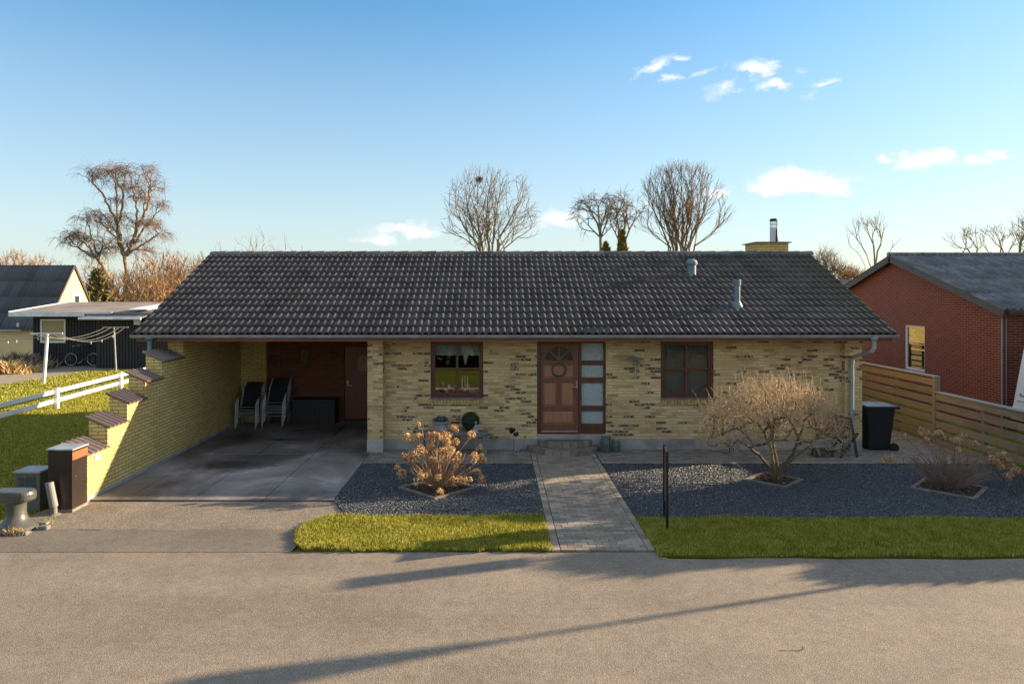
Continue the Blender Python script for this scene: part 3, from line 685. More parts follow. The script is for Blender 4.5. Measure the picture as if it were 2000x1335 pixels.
# fascia, soffit, gutters, downpipes
mb = MB(); mb.box(X0+.05, X1-.06, EY+.10, EY+.125, 2.475, 2.60); mb.box(X0+.10, X1-.10, EY+.125, WY-.30, 2.565, 2.575)
hb(mb, 'fascia', M['fascia'])
mb = MB(); mb.box(X0+.11, X1-.11, WY-.16, WY-.004, 2.462, 2.563); hb(mb, 'wall_plate_beam', M['fascia'])
mb = MB(); x = X0-.02; n = 9; arc = [(math.cos(math.pi+math.pi*i/(n-1)), math.sin(math.pi+math.pi*i/(n-1))) for i in range(n)]
r1, r2, gy, gz = .066, .060, EY+.022, EZ-.012
vs = []
for X in (X0-.015, X1+.02):
    for rr in (r1, r2):
        for c_, s_ in arc: vs.append((X, gy+c_*rr, gz+s_*rr))
fs = [(i, i+1, 2*n+i+1, 2*n+i) for i in range(n-1)]+[(n+i, 3*n+i, 3*n+i+1, n+i+1) for i in range(n-1)]+[(0, 2*n, 3*n, n), (n-1, 2*n-1, 4*n-1, 3*n-1)]
mb.add(vs, fs)
for X in (X0-.017, X1+.018):
    mb.prism([(X, gy+c_*r1, gz+s_*r1) for c_, s_ in arc], (.004, 0, 0))
mb.tube([(X0-.015, gy-r1, gz+.002), (X1+.02, gy-r1, gz+.002)], .009, 6)
for i in range(9): mb.tube([(X0+1.0+i*1.8, gy+c_*(r1+.002), gz+s_*(r1+.002)) for c_, s_ in arc], .008, 5)
gut = hb(mb, 'gutter', M['zinc'])
def downpipe(xa, xb, yb, z1):
    mb = MB(); mb.lathe([(.04, -.17), (.045, -.12), (.078, -.07), (.08, -.035), (.07, -.03)], (xa, gy, gz), 14)
    mb.tube([(xa, gy, gz-.15), (xa, gy+.005, gz-.26), (xa+(xb-xa)*.15, gy+.04, gz-.34), (xb-(xb-xa)*.1, yb-.05, z1+.09), (xb, yb, z1)], .038, 12)
    mb.tube([(xb, yb, z1+.01), (xb, yb, .03)], .043, 14)
    mb.tube([(xb, yb, z1+.012), (xb, yb, z1-.05)], .048, 14)
    for z in (z1-.35, .9): mb.tube([(xb, yb, z), (xb, yb, z-.035)], .049, 12)
    return hb(mb, 'downpipe', M['zinc'], smooth=False)
downpipe(8.02, 7.84, WY-.21, 2.02)
mb = MB(); mb.lathe([(.04, -.17), (.045, -.12), (.085, -.07), (.087, -.035), (.07, -.03)], (-7.27, gy, gz), 14)
mb.tube([(-7.27, gy, gz-.15), (-7.27, gy, -.02)], .042, 14); hb(mb, 'downpipe', M['zinc_blue'])
# chimney on the ridge with a steel flue
ch = (lambda m: (m.box(7.06, 7.92, 18.90, 19.75, RZ-.35, RZ+.30), m)[1])(MB()).build('chimney', M['brick_yellow'], roof)
mb = MB(); mb.prism([(7.00, 18.84, RZ+.30), (7.98, 18.84, RZ+.30), (7.98, 19.81, RZ+.30), (7.00, 19.81, RZ+.30)], (0, 0, .028))
mb.box(7.05, 7.93, 18.89, 19.76, RZ+.328, RZ+.335); mb.build('chimney_cap', M['copper'], roof)
mb = MB(); cx, cy, cz = 7.66, 19.25, RZ+.335
mb.lathe([(.098, 0), (.098, .38), (.106, .38), (.106, .405), (.06, .41)], (cx, cy, cz), 24)
for i in range(12):
    a = i*math.pi/6; mb.tube([(cx+.09*math.cos(a), cy+.09*math.sin(a), cz+.40), (cx+.09*math.cos(a), cy+.09*math.sin(a), cz+.60)], .006, 5)
mb.torus((cx, cy, cz+.50), .09, .005, 'z'); fl = mb.build('chimney_flue', M['steel'], roof, smooth=False)
mb = MB(); mb.lathe([(.10, .585), (.104, .60), (.104, .635), (.07, .655), (.01, .66)], (cx, cy, cz), 24); mb.tube([(cx+.06, cy-.085, cz), (cx+.05, cy-.10, cz+.12), (cx+.06, cy-.09, cz+.40)], [.04, .03, .008], 8)
mb.build('flue_cowl', M['black_metal'], roof)
# roof vents
def sl(y): return EZ+(y-EY)*math.tan(AN)
mb = MB(); vx, vy = xx(1351, 17.6), 17.6; vz = sl(vy)
mb.lathe([(.15, -.05), (.135, .02), (.105, .04), (.105, .30), (.135, .31), (.14, .37), (.11, .42), (.06, .455), (.0, .46)], (vx, vy, vz-.03), 20)
o = mb.build('roof_vent', M['zinc_blue'], roof, smooth=False); tag(o, 'short domed blue grey vent')
mb = MB(); vx, vy = xx(1440, 15.95), 15.95; vz = sl(vy)
mb.lathe([(.12, -.05), (.115, .06), (.09, .11), (.062, .16), (.062, .50), (.076, .52), (.08, .63), (.07, .645)], (vx, vy, vz), 18)
mb.box(vx-.085, vx+.10, vy-.03, vy+.10, vz+.55, vz+.645)
o = mb.build('roof_vent', M['zinc_blue'], roof, smooth=False); tag(o, 'taller slim grey pipe vent')
# windows
def window(parent, X, nm='window', soft=False):
    x0, x1, z0, z1 = X; y = WY+.045; mb = MB(); fw = .055
    mb.box(x0, x1, y, y+.09, z1-fw, z1); mb.box(x0, x1, y, y+.09, z0, z0+fw); mb.box(x0, x0+fw, y, y+.09, z0+fw, z1-fw); mb.box(x1-fw, x1, y, y+.09, z0+fw, z1-fw)
    mb.box(x0-.0+.02, x1-.02, y-.055, y, z0, z0+.028)
    a, b, c, d = x0+fw, x1-fw, z0+fw, z1-fw; s = .042; y2 = y+.016
    mb.box(a, b, y2, y2+.06, d-s, d); mb.box(a, b, y2, y2+.06, c, c+s); mb.box(a, a+s, y2, y2+.06, c+s, d-s); mb.box(b-s, b, y2, y2+.06, c+s, d-s)
    xm, zm = (x0+x1)/2, (z0+z1)/2+.01
    mb.box(xm-.027, xm+.027, y2-.006, y2+.06, c+s, d-s); mb.box(a+s, xm-.027, y2+.002, y2+.056, zm-.022, zm+.022); mb.box(xm+.027, b-s, y2+.002, y2+.056, zm-.022, zm+.022)
    f = hb(mb, nm, M['frame'], parent, bevel=.004)
    g = MB(); g.box(a+s-.01, b-s+.01, y2+.030, y2+.036, c+s-.01, d-s+.01); g.build('pane', M['glass_soft' if soft else 'glass'], f)
    m = MB(); n = 16
    for i in range(n):
        w_ = (x1-x0)/n; m.box(x0+i*w_+.003, x0+(i+1)*w_-.004, WY-.035, WY+.06, z0-.155, z0-.045)
    s_ = m.build('sill', M['sill'], f, bevel=.004)
    m = MB(); m.box(x0-.005, x1+.005, WY-.045, WY+.07, z0-.045, z0-.003); m.build('sill_board', M['edge_stone'], f)
    return f
M['sill'] = simple('yellow_rowlock_brick', (.42, .31, .12), .85, .35, 9, 0, .4, 40)
f1 = window(house, W1); f2 = window(house, W2, soft=True)
mb = MB(); mb.box(W1[0]+.1, W1[1]-.1, WY+.20, WY+.21, 2.10, 2.40); mb.build('blind', M['blind'], f1)
mb = MB(); mb.box(W2[0]+.06, W2[1]-.06, WY+.20, WY+.21, 1.20, 2.40); mb.build('blind', M['blind_grey'], f2)
mb = MB(); v = []                                   # gathered cream curtain hanging in the right-hand half
for i in range(13):
    t_ = i/12; xt = -.78+.30*t_; xb = -.68+.07*t_; zb = 2.03-.16*math.sin(math.pi*t_)
    v += [(xt, WY+.18+.012*math.sin(i*1.9), 2.38), ((xt+xb)/2+.01, WY+.175+.012*math.sin(i*1.9), (2.38+zb)/2-.02), (xb, WY+.18+.01*math.sin(i*1.9), zb)]
mb.add(v, [(3*i+k, 3*i+3+k, 3*i+4+k, 3*i+1+k) for i in range(12) for k in (0, 1)]); mb.build('curtain', M['curtain'], f1)
for i, dx in enumerate((0, .062, .118)):
    mb = MB(); x = -.715+dx; mb.lathe([(.032, 0), (.032, .015), (.010, .02), (.010, .06), (.016, .07), (.011, .075), (.010, .26), (.002, .275)], (x, WY+.17, 1.37), 10)
    tag(mb.build('candlestick', M['white']), ['leftmost white candle inside the left window', 'middle white candle inside the left window', 'rightmost white candle inside the left window'][i], 'candle', 'candles inside the left window')
mb = MB(); mb.box(-1.36, -.30, WY+.14, WY+.29, 1.335, 1.37); mb.build('inner_sill', M['white_dirty'], f1)
mb = MB(); mb.lathe([(.022, 0), (.03, .01), (.034, .07), (.03, .085)], (-1.01, WY+.17, 1.37), 12)
tag(mb.build('candle_jar', M['white']), 'small white tealight jar standing inside the left window', 'jar')
for i, (x, s_) in enumerate(((3.99, .8), (4.45, 1.0), (4.56, .7))):
    mb = MB(); mb.lathe([(.02, 0), (.045*s_, .01), (.05*s_, .05), (.03*s_, .09*s_), (.012, .13*s_), (.003, .16*s_)], (x, WY+.165, 1.245), 10)
    tag(mb.build('window_ornament', M['zinc_blue']), ['small pale ornament at the left of the right-hand window', 'larger pale ornament in the right pane of the right-hand window', 'small pale ornament beside the larger one in the right-hand window'][i], 'ornament', 'ornaments inside the right window')
# front door with fanlight, panels and sidelight
def door_x(p): return xx(p, WY+.02)
def door_z(p): return zz(p, WY+.02)
x0, x1, z0, z1 = DR; y = WY+.05
mb = MB(); fw = .075
mb.box(x0, x0+fw, y, y+.11, z0, z1); mb.box(x1-.05, x1, y, y+.11, z0, z1); mb.box(x0+fw, x1-.05, y, y+.11, z1-.05, z1)
xm0, xm1 = door_x(1131), door_x(1136); mb.box(xm0, xm1, y-.004, y+.11, z0+.03, z1-.05); mb.box(x0+fw, x1-.05, y, y+.11, z0, z0+.03)
bars = [(704, 713), (737, 748), (792.5, 803)]
for a, b in bars: mb.box(xm1, x1-.05, y+.01, y+.10, door_z(b), door_z(a))
mb.box(xm1, x1-.05, y+.01, y+.10, door_z(837), door_z(827.5)); mb.box(xm1, x1-.05, y+.02, y+.09, z0+.03, door_z(837))
fd = hb(mb, 'door_frame', M['frame'], bevel=.004)
mb = MB(); mb.box(xm1, x1-.05, y+.05, y+.058, door_z(828), z1-.05); mb.build('sidelight', M['frosted'], fd)
lx0, lx1, lz0, lz1 = x0+fw+.006, xm0-.006, z0+.036, z1-.056
leaf = MB(); yl = y+.018; RC = []                    # leaf made of rails and stiles round recessed panels
fx, fz, fr = door_x(1092.5), door_z(703.5), .315
P = [(door_x(1060.6), door_x(1122.5), door_z(739), door_z(712.7)), (door_x(1060.6), door_x(1088), door_z(793.5), door_z(747)), (door_x(1096), door_x(1122.5), door_z(793.5), door_z(747)), (door_x(1060.6), door_x(1122.5), door_z(829), door_z(802.5))]
xl, xr = P[0][0], P[0][1]
leaf.box(lx0, xl, yl, yl+.05, lz0, lz1); leaf.box(xr, lx1, yl, yl+.05, lz0, lz1)
zc = [lz0, P[3][2], P[3][3], P[1][2], P[1][3], P[0][2], P[0][3], fz]
for a, b in ((0, 1), (2, 3), (4, 5), (6, 7)): leaf.box(xl, xr, yl, yl+.05, zc[a], zc[b])
leaf.box(P[1][1], P[2][0], yl, yl+.05, P[1][2], P[1][3])
arc = [(fx+fr*.99*math.cos(a), fz+fr*.97*math.sin(a)) for a in [math.pi*i/20 for i in range(21)]]
for i in range(20):
    (xa, za), (xb, zb) = arc[i], arc[i+1]
    leaf.prism([(xa, yl, za), (xb, yl, zb), (xb, yl, lz1), (xa, yl, lz1)], (0, .05, 0))
leaf.box(xl, arc[20][0], yl, yl+.05, fz, lz1); leaf.box(arc[0][0], xr, yl, yl+.05, fz, lz1)
fdoor = hb(leaf, 'front_door', M['door'], bevel=.003)
for p in P:
    mb = MB(); i = .045; a, b, c, d = p
    mb.box(a, b, yl+.030, yl+.045, c, d)
    v = [(a+.012, yl+.030, c+.012), (b-.012, yl+.030, c+.012), (b-.012, yl+.030, d-.012), (a+.012, yl+.030, d-.012), (a+i, yl+.012, c+i), (b-i, yl+.012, c+i), (b-i, yl+.012, d-i), (a+i, yl+.012, d-i)]
    mb.add(v, [(4, 5, 6, 7), (0, 1, 5, 4), (1, 2, 6, 5), (2, 3, 7, 6), (3, 0, 4, 7)]); mb.build('panel', M['door_panel'], fdoor)
mb = MB(); mb.prism([(p[0], yl+.03, p[1]) for p in arc], (0, .006, 0)); mb.build('fanlight', M['frosted_dark'] if 'frosted_dark' in M else M['glass'], fdoor)
mb = MB()
for a in (math.pi*.25, math.pi*.5, math.pi*.75): mb.obox((fx, yl+.022, fz), (fx+fr*.97*math.cos(a), yl+.022, fz+fr*.95*math.sin(a)), .018, .018, (0, 1, 0))
mb.build('fanlight_bars', M['door_panel'], fdoor)
mb = MB(); hx = door_x(1127); hz = door_z(755); mb.box(hx-.02, hx+.02, yl-.008, yl, hz-.04, hz+.13); mb.tube([(hx, yl-.01, hz), (hx, yl-.05, hz), (hx-.11, yl-.05, hz)], .011, 8); mb.build('handle', M['steel'], fdoor)
mb = MB(); mb.box(lx0+.02, lx1-.02, yl-.012, yl, lz0+.01, lz0+.035); mb.build('kick_rail', M['zinc'], fdoor)
mb = MB(); mb.torus((door_x(1092), yl-.025, door_z(722)), .148, .013, 'y', 36, 7)
for i in range(240):
    a = random.uniform(0, 6.28); b = random.uniform(0, 6.28); r = .148+.018*math.cos(b)
    p = Vector((door_x(1092)+r*math.cos(a), yl-.025+.016*math.sin(b), door_z(722)+r*math.sin(a))); q = p+Vector((-math.sin(a)*.035, random.uniform(-.008, .004), math.cos(a)*.035))
    mb.tube([p, q], .0022, 3, False)
mb.tube([(door_x(1092), yl-.025, door_z(722)+.148), (fx, yl-.012, fz-.03)], .006, 5)
tag(mb.build('wreath', M['twig_dark']), 'thin dark twig wreath hanging on the front door', 'wreath')
# steps
def halfround(mb, cx, yb, rx, ry, z0, z1, nseg, edge=.10):
    A = [math.pi*i/nseg for i in range(nseg+1)]
    for i in range(nseg):
        a, b = A[i]+.005, A[i+1]-.005
        o = [(cx-rx*math.cos(t_), yb-ry*math.sin(t_)) for t_ in (a, b)]; n_ = [(cx-(rx-edge)*math.cos(t_), yb-(ry-edge)*math.sin(t_)) for t_ in (b, a)]
        mb.prism([(p[0], p[1], z0) for p in o+n_], (0, 0, z1-z0+random.uniform(-.003, .003)))
    pts = [(cx-(rx-edge-.006)*math.cos(t_), yb-(ry-edge-.006)*math.sin(t_), z0) for t_ in A]
    mb.prism(pts, (0, 0, z1-z0-.006))
mb = MB(); sxc = xx(1103, 15.2); halfround(mb, sxc, 15.58, .785, .66, .0, .135, 13)
halfround(mb, sxc+.04, 15.585, .60, .36, .130, .265, 11)
tag(mb.build('entrance_step', M['step'], bevel=.006), 'two tier half round paved step before the front door', 'step')

# ================================================================ stepped garden wall
gw = thing('garden_wall', 'stepped yellow brick wall with tile copings beside the driveway', 'wall', (-6.96, 13.5, 0))
st = [(11.66, 12.36, .80), (12.36, 13.02, 1.13), (13.02, 13.70, 1.45), (13.70, 14.38, 1.77), (14.38, 15.355, 2.10)]
mb = MB()
for a, b, z in st: mb.prism([(-6.80, a, .10), (-6.80, a, z+.0), (-7.13, a, z+.145), (-7.13, a, .10)], (0, b-a, 0))
mb.build('brickwork', M['brick_yellow'], gw)
mb = MB(); mb.box(-7.135, -6.795, 11.655, 15.355, -.03, .10); mb.build('base', M['plinth'], gw)
def capmesh(y0, y1, z):
    n = max(3, round((y1-y0)/.15)); per = (y1-y0)/n; V = []; k = 8; ys_ = [y0+(i+j/k)*per for i in range(n) for j in range(k)]+[y1]
    pr = [(.030*math.sin(math.pi*(j/k)/.55)**.8 if j/k < .55 else -.003) for j in range(k)]; hs = [pr[j] for i in range(n) for j in range(k)]+[0]
    xa, xb = -7.19, -6.745; za, zb = z+.178, z-.012
    m = len(ys_); 
    for (x, zt) in ((xb, zb-.016), (xb, zb+.004), (xa, za+.004), (xa, za-.016)):
        for yy, h in zip(ys_, hs): V.append((x+h*.25, yy, zt+h))
    Fq = [(r*m+i, r*m+i+1, ((r+1) % 4)*m+i+1, ((r+1) % 4)*m+i) for r in range(4) for i in range(m-1)]
    mb = MB(); mb.add(V, Fq); mb.prism([(xb, y0, zb-.016), (xb, y0, zb+.004), (xa, y0, za+.004), (xa, y0, za-.016)], (0, .001, 0)); return mb
for i, (a, b, z) in enumerate(st):
    mb = capmesh(a-.03, min(b+.06, 15.352) if i == 4 else b-.005+.0, z+.015)
    mb.build('coping', M['cap_tile'], gw)
mb = MB(); mb.box(-6.798, -6.785, xx(0, 0)+11.95, 12.10, .66, .74); o = mb.build('name_plate', M['white_dirty'], gw)

# ================================================================ cabinets, pole and bollard at the wall end
t = thing('distribution_cabinet', 'tall dark brown metal cabinet with orange band at the wall end', 'cabinet', (-6.92, 11.43, 0))
mb = MB(); mb.box(-7.14, -7.00, 11.24, 11.62, .05, .985); mb.box(-7.0, -6.735, 11.215, 11.635, .05, .985); mb.build('body', M['cab_brown'], t, bevel=.006)
mb = MB(); mb.box(-7.16, -7.003, 11.22, 11.64, .987, 1.012); mb.box(-7.0, -6.715, 11.195, 11.65, .987, 1.014); mb.build('lid', M['zinc'], t, bevel=.005)
mb = MB(); mb.box(-6.735, -6.731, 11.217, 11.633, .83, .955); mb.build('band', M['orange'], t)
mb = MB(); mb.tube([(-6.736, 11.30, .56), (-6.726, 11.30, .56)], .015, 10); mb.build('lock', M['steel'], t)
mb = MB(); mb.box(-7.13, -6.725, 11.205, 11.64, -.03, .05); mb.build('plinth', M['edge_stone'], t)
t = thing('meter_cabinet', 'low grey green weathered cabinet left of the brown one', 'cabinet', (-7.55, 11.55, 0))
mb = MB(); mb.box(-7.745, -7.345, 11.36, 11.72, -.02, .585); mb.build('body', M['cab_grey'], t, bevel=.006)
mb = MB(); mb.box(-7.765, -7.325, 11.335, 11.735, .587, .625); mb.build('lid', M['zinc'], t, bevel=.008)
mb = MB(); mb.box(-7.70, -7.60, 11.352, 11.36, .38, .52); mb.box(-7.575, -7.42, 11.352, 11.36, .26, .54); mb.build('label', M['cab_dark'], t)
t = thing('pipe_post', 'leaning pale grey pipe sleeve on a short post beside the brown cabinet', 'post', (-6.98, 11.1, 0))
mb = MB(); mb.tube([(-6.955, 11.10, .13), (-7.03, 11.10, .51)], .062, 16); mb.build('sleeve', M['pvc'], t)
mb = MB(); mb.tube([(-6.945, 11.10, -.02), (-6.958, 11.10, .14)], .046, 12); mb.lathe([(.11, -.03), (.10, 0), (.05, .025)], (-6.94, 11.10, 0), 12); mb.build('post', M['edge_stone'], t)
t = thing('bollard', 'stout grey painted iron mooring bollard with crossbar head by the road', 'bollard', (-7.09, 10.42, 0))
mb = MB(); mb.lathe([(.30, -.02), (.285, .03), (.25, .075), (.19, .12), (.152, .17), (.135, .24), (.135, .36), (.15, .43), (.17, .46)], (-7.09, 10.42, 0), 28)
mb.build('post', M['bollard'], t, smooth=True)
mb = MB(); n = 22; pts = []
for i in range(9):
    a = -math.pi/2+math.pi*i/8; pts.append((-6.93+.095*math.cos(a), .0))
V = []; outline = []
L2, rr = .27, .155
for i in range(13):
    a = -math.pi/2+math.pi*i/12; outline.append((L2*.55+rr*math.cos(a)*.8, rr*math.sin(a)))
for i in range(13):
    a = math.pi/2+math.pi*i/12; outline.append((-L2*.95+rr*math.cos(a)*.8, rr*math.sin(a)))
ring = []
for (s_, z) in ((.80, .425), (.96, .44), (1.0, .47), (1.0, .53), (.95, .568), (.82, .583)): ring.append([(-7.09+p[0]*s_, 10.42+p[1]*s_, z) for p in outline])
m_ = len(outline); V = [p for r in ring for p in r]; Fq = [(r*m_+i, r*m_+(i+1) % m_, (r+1)*m_+(i+1) % m_, (r+1)*m_+i) for r in range(5) for i in range(m_)]+[tuple(range(m_))[::-1], tuple(range(5*m_, 6*m_))]
mb.add(V, Fq); mb.build('crossbar', M['bollard'], t, smooth=False)
for i in range(7): a = i*.9; mb = MB(); mb.box(-7.09+.42*math.cos(a)-.07, -7.09+.42*math.cos(a)+.07, 10.42+.30*math.sin(a)-.06, 10.42+.30*math.sin(a)+.05, -.03, .035+random.uniform(0, .03)); tag(mb.build('rock', M['edge_stone'], bevel=.02), 'rough stone set in the ring round the foot of the mooring bollard', 'stone', 'stones round the bollard foot')
n = 240; a = rng.uniform(0, 6.28, n); r = rng.uniform(.28, .45, n)
blades('grass_tuft', None, 0, .10, 0, 'dry grass tuft growing against the bollard foot', .006, .9, 'hay', (-6.98+rng.normal(0, .09, 260), 10.22+rng.normal(0, .05, 260)))
blades('grass_tuft', None, 0, .05, -.02, 'sparse weeds along the asphalt edge by the cabinets', .007, .9, 'grass', (rng.uniform(-7.9, -6.7, 700), 10.62+rng.normal(0, .12, 700)))

# ================================================================ slatted fence on the right
fn = thing('slatted_fence', 'stepped wooden fence of horizontal boards right of the gravel bed', 'fence', (10.15, 15, 0))
mb = MB(); FX = 10.15
def fence_run(ya, yb, top, n):
    for k in range(n):
        z = top-.045-k*.212; y_ = ya
        while y_ < yb-.01:
            e = min(y_+1.6, yb); mb.box(FX-.012, FX+.012, y_+.002, e-.002, max(z-.145, -.01), z); y_ = e
fence_run(10.4, 16.15, 1.25, 6); fence_run(16.21, 35.0, 1.565, 8); mb.build('boards', M['fence'], fn)
for y_, tp in ((10.5, 1.2), (12.1, 1.2), (13.1, 1.2), (14.62, 1.2), (16.18, 1.56), (17.75, 1.51), (19.3, 1.51), (20.9, 1.51), (22.5, 1.51), (24.1, 1.51), (25.7, 1.51), (27.3, 1.51), (28.9, 1.51), (30.5, 1.51), (32.1, 1.51), (33.7, 1.51)):
    mb = MB(); mb.box(FX+.014 if y_ != 16.18 else FX-.03, FX+.10, y_-.045, y_+.045, -.03, tp); mb.build('post', M['fence'], fn, bevel=.004)
mb = MB(); mb.box(FX-.045, FX+.11, 10.4, 16.13, 1.215, 1.243); mb.box(FX-.045, FX+.11, 16.13, 35, 1.565, 1.592); mb.build('cap_rail', M['fence_cap'], fn)

# ================================================================ wheeled bin
t = thing('wheeled_bin', 'black wheeled waste bin with blue grey lid at the house corner', 'bin', (8.5, 15.75, .03))
mb = MB(); lo = [(8.27, 15.50), (8.74, 15.50), (8.74, 16.0), (8.27, 16.0)]; hi = [(8.21, 15.42), (8.82, 15.42), (8.82, 16.06), (8.21, 16.06)]
mb.add([(x, y, .04) for x, y in lo]+[(x, y, .98) for x, y in hi], [(0, 3, 2, 1), (4, 5, 6, 7), (0, 1, 5, 4), (1, 2, 6, 5), (2, 3, 7, 6), (3, 0, 4, 7)])
mb.build('body', M['black_plastic'], t, bevel=.035)
mb = MB(); mb.box(8.185, 8.90, 15.395, 16.085, .955, 1.01); mb.tube([(8.93, 15.47, 1.0), (8.93, 16.0, 1.0)], .018, 8); mb.box(8.84, 8.93, 15.45, 15.50, .985, 1.01); mb.box(8.84, 8.93, 15.97, 16.02, .985, 1.01)
mb.build('rim', M['black_plastic'], t, bevel=.012)
mb = MB(); g = 8; V = []
for i in range(g+1):
    for j in range(g+1):
        u, v = i/g, j/g; V.append((8.20+.66*u, 15.42+.64*v, 1.015+.045*math.sin(math.pi*u)**.6*math.sin(math.pi*v)**.6))
mb.add(V, [(i*(g+1)+j, (i+1)*(g+1)+j, (i+1)*(g+1)+j+1, i*(g+1)+j+1) for i in range(g) for j in range(g)]); mb.box(8.20, 8.86, 15.42, 16.06, 1.005, 1.017); mb.build('lid', M['lid'], t)
for yy in (15.46, 16.02):
    mb = MB(); mb.tube([(8.80, yy-.028, .10), (8.80, yy+.028, .10)], .10, 18); w_ = mb.build('wheel', M['rubber'], t)
    mb = MB(); mb.tube([(8.80, yy-.034, .10), (8.80, yy+.034, .10)], .04, 12); mb.build('hub', M['black_plastic'], w_)

# ================================================================ red brick neighbour
rh = thing('neighbour_house', 'red brick bungalow gable with weathered corrugated roof beyond the slatted fence', 'house', (13.1, 22.8, 0))
GX, GY0, GR, SLO = 13.10, 18.10, 22.80, math.tan(R(17.7)); ry_e, rz_e = 17.66, 3.08; RRZ = rz_e+(GR-ry_e)*SLO; GY1 = 2*GR-GY0
mb = MB()
def rz(y): return rz_e+(GR-ry_e-abs(y-GR))*SLO-.12
ww = (21.37, 22.42, 1.10, 2.49)   # window along Y
mb.prism([(GX, GY0, -.03), (GX, ww[0], -.03), (GX, ww[0], rz(ww[0])), (GX, GY0, rz(GY0))], (.3, 0, 0))
mb.prism([(GX, ww[1], -.03), (GX, GY1, -.03), (GX, GY1, rz(GY1)), (GX, GR, rz(GR)), (GX, ww[1], rz(ww[1]))], (.3, 0, 0))
mb.box(GX, GX+.3, ww[0], ww[1], -.03, ww[2]); mb.prism([(GX, ww[0], ww[3]), (GX, ww[1], ww[3]), (GX, ww[1], rz(ww[1])), (GX, ww[0], rz(ww[0]))], (.3, 0, 0))
mb.box(GX+.3, 30, GY0, GY0+.3, -.03, rz(GY0)); mb.build('wall', M['brick_red'], rh)
mb = MB(); y0, y1, z0, z1 = ww; f = .06; X = GX+.03
mb.box(X, X+.08, y0, y1, z1-f, z1); mb.box(X, X+.08, y0, y1, z0, z0+f); mb.box(X, X+.08, y0, y0+f, z0+f, z1-f); mb.box(X, X+.08, y1-f, y1, z0+f, z1-f)
wf = mb.build('window', M['white'], rh)
mb = MB(); mb.box(X+.04, X+.046, y0+f-.01, y1-f+.01, z0+f-.01, z1-f+.01); mb.build('pane', M['glass'], wf)
mb = MB(); mb.box(X+.30, X+.31, y0-.4, y1+.4, z0-.3, z1+.3); mb.build('interior', M['room'], wf)
mb = MB(); mb.box(GX-.03, GX+.03, y0-.02, y1+.02, z0-.05, z0-.004); mb.build('sill', M['zinc'], wf)
ang = math.atan(SLO)
for sgn, ye in ((1, ry_e), (-1, 2*GR-ry_e)):
    o = put('roof', roofmesh('roof', M['eternit_w'], 12.80, 31.0, ye, rz_e, ang, (GR-ry_e)/math.cos(ang), sgn, per=.177, amp=.042, row=1.29, lip=.006, pp=8, kind='cos'), rh, True)
    if sgn == 1: rroof = o
mb = MB()
for sgn, ye in ((1, ry_e), (-1, 2*GR-ry_e)):
    d = Vector((0, sgn*math.cos(ang), math.sin(ang))); a = Vector((12.82, ye, rz_e-.005)); Lr = (GR-ry_e)/math.cos(ang); up = Vector((0, -sgn*math.sin(ang), math.cos(ang)))
    mb.prism([a, a+d*Lr, a+d*Lr-up*.20, a-up*.20], (.03, 0, 0))
    mb.prism([a+Vector((.03, 0, 0)), a+d*Lr+Vector((.03, 0, 0)), a+d*Lr-up*.03+Vector((.03, 0, 0)), a-up*.03+Vector((.03, 0, 0))], (18, 0, 0))
mb.build('bargeboard', M['cab_grey_dark'] if 'cab_grey_dark' in M else M['fascia_grey'] if 'fascia_grey' in M else M['dark_wood'], rh)
mb = MB(); mb.tube([(12.78, GR, RRZ+.03), (31, GR, RRZ+.02)], .07, 8)
x = 12.8
while x < 31: mb.tube([(x, GR, RRZ+.035), (x+.05, GR, RRZ+.02)], .08, 8); x += 1.1
mb.build('ridge_cap', M['eternit_w'], rroof)
mb = MB(); mb.tube([(13.06, 18.06, 2.85), (13.06, 18.06, 0)], .022, 8); mb.tube([(13.16, 18.05, 2.85), (13.16, 18.05, 0)], .012, 6); mb.build('downpipe', M['fence_cap'], rh)
mb = MB(); mb.box(12.9, 31, 17.58, 17.66, rz_e-.10, rz_e-.0); mb.build('gutter', M['dark_wood'], rh)
mb = MB(); mb.tube([(GX-.04, 27.6, 2.35), (GX-.25, 27.5, 2.35), (GX-.25, 27.5, 2.10), (GX-.04, 27.6, 2.10)], .02, 5); tag(mb.build('wall_bracket', M['steel'], rh))

# ================================================================ camper behind the fence
t = thing('camper_van', 'white camper with sloping front corner standing beyond the slatted fence', 'camper', (13.9, 15.6, 0))
Yc0, Yc1 = 15.35, 17.35
pr = [(12.72, .40), (12.73, .62), (12.79, .72), (13.07, 2.2), (13.14, 2.45), (13.35, 2.58), (17.9, 2.62), (18.05, 2.5), (18.05, .40)]
mb = MB(); mb.prism([(x, Yc0, z) for x, z in pr], (0, Yc1-Yc0, 0)); mb.build('body', M['camper'], t, bevel=.05)
def cx_(z): return 12.79+(z-.72)*.28/1.48-.004
mb = MB(); mb.box(cx_(.86)-.004, cx_(.86)+.004, Yc0+.1, Yc1-.14, .855, .867); mb.box(12.722, 12.735, Yc1-.16, Yc1-.145, .45, .62); by = Yc1-.20
for wdt, hgt in ((.040, .075), (.03, .035), (.022, .035), (.03, .035), (.02, .035)): mb.box(cx_(1.0)-.004, cx_(1.0)+.004, by-wdt*.8, by, .98, .98+hgt); by -= wdt+.012
mb.build('lettering', M['camper_blue'], t)
mb = MB(); mb.box(14.3, 15.3, Yc0-.008, Yc0-.001, 1.45, 2.05); mb.build('side_window', M['black_plastic'], t, bevel=.002)
for xw in (13.7, 16.9):
    mb = MB(); mb.tube([(xw, Yc0+.02, .33), (xw, Yc0+.22, .33)], .33, 24); w_ = mb.build('wheel', M['rubber'], t)
    mb = MB(); mb.tube([(xw, Yc0+.005, .33), (xw, Yc0+.1, .33)], .2, 20); mb.build('rim', M['alu'], w_)

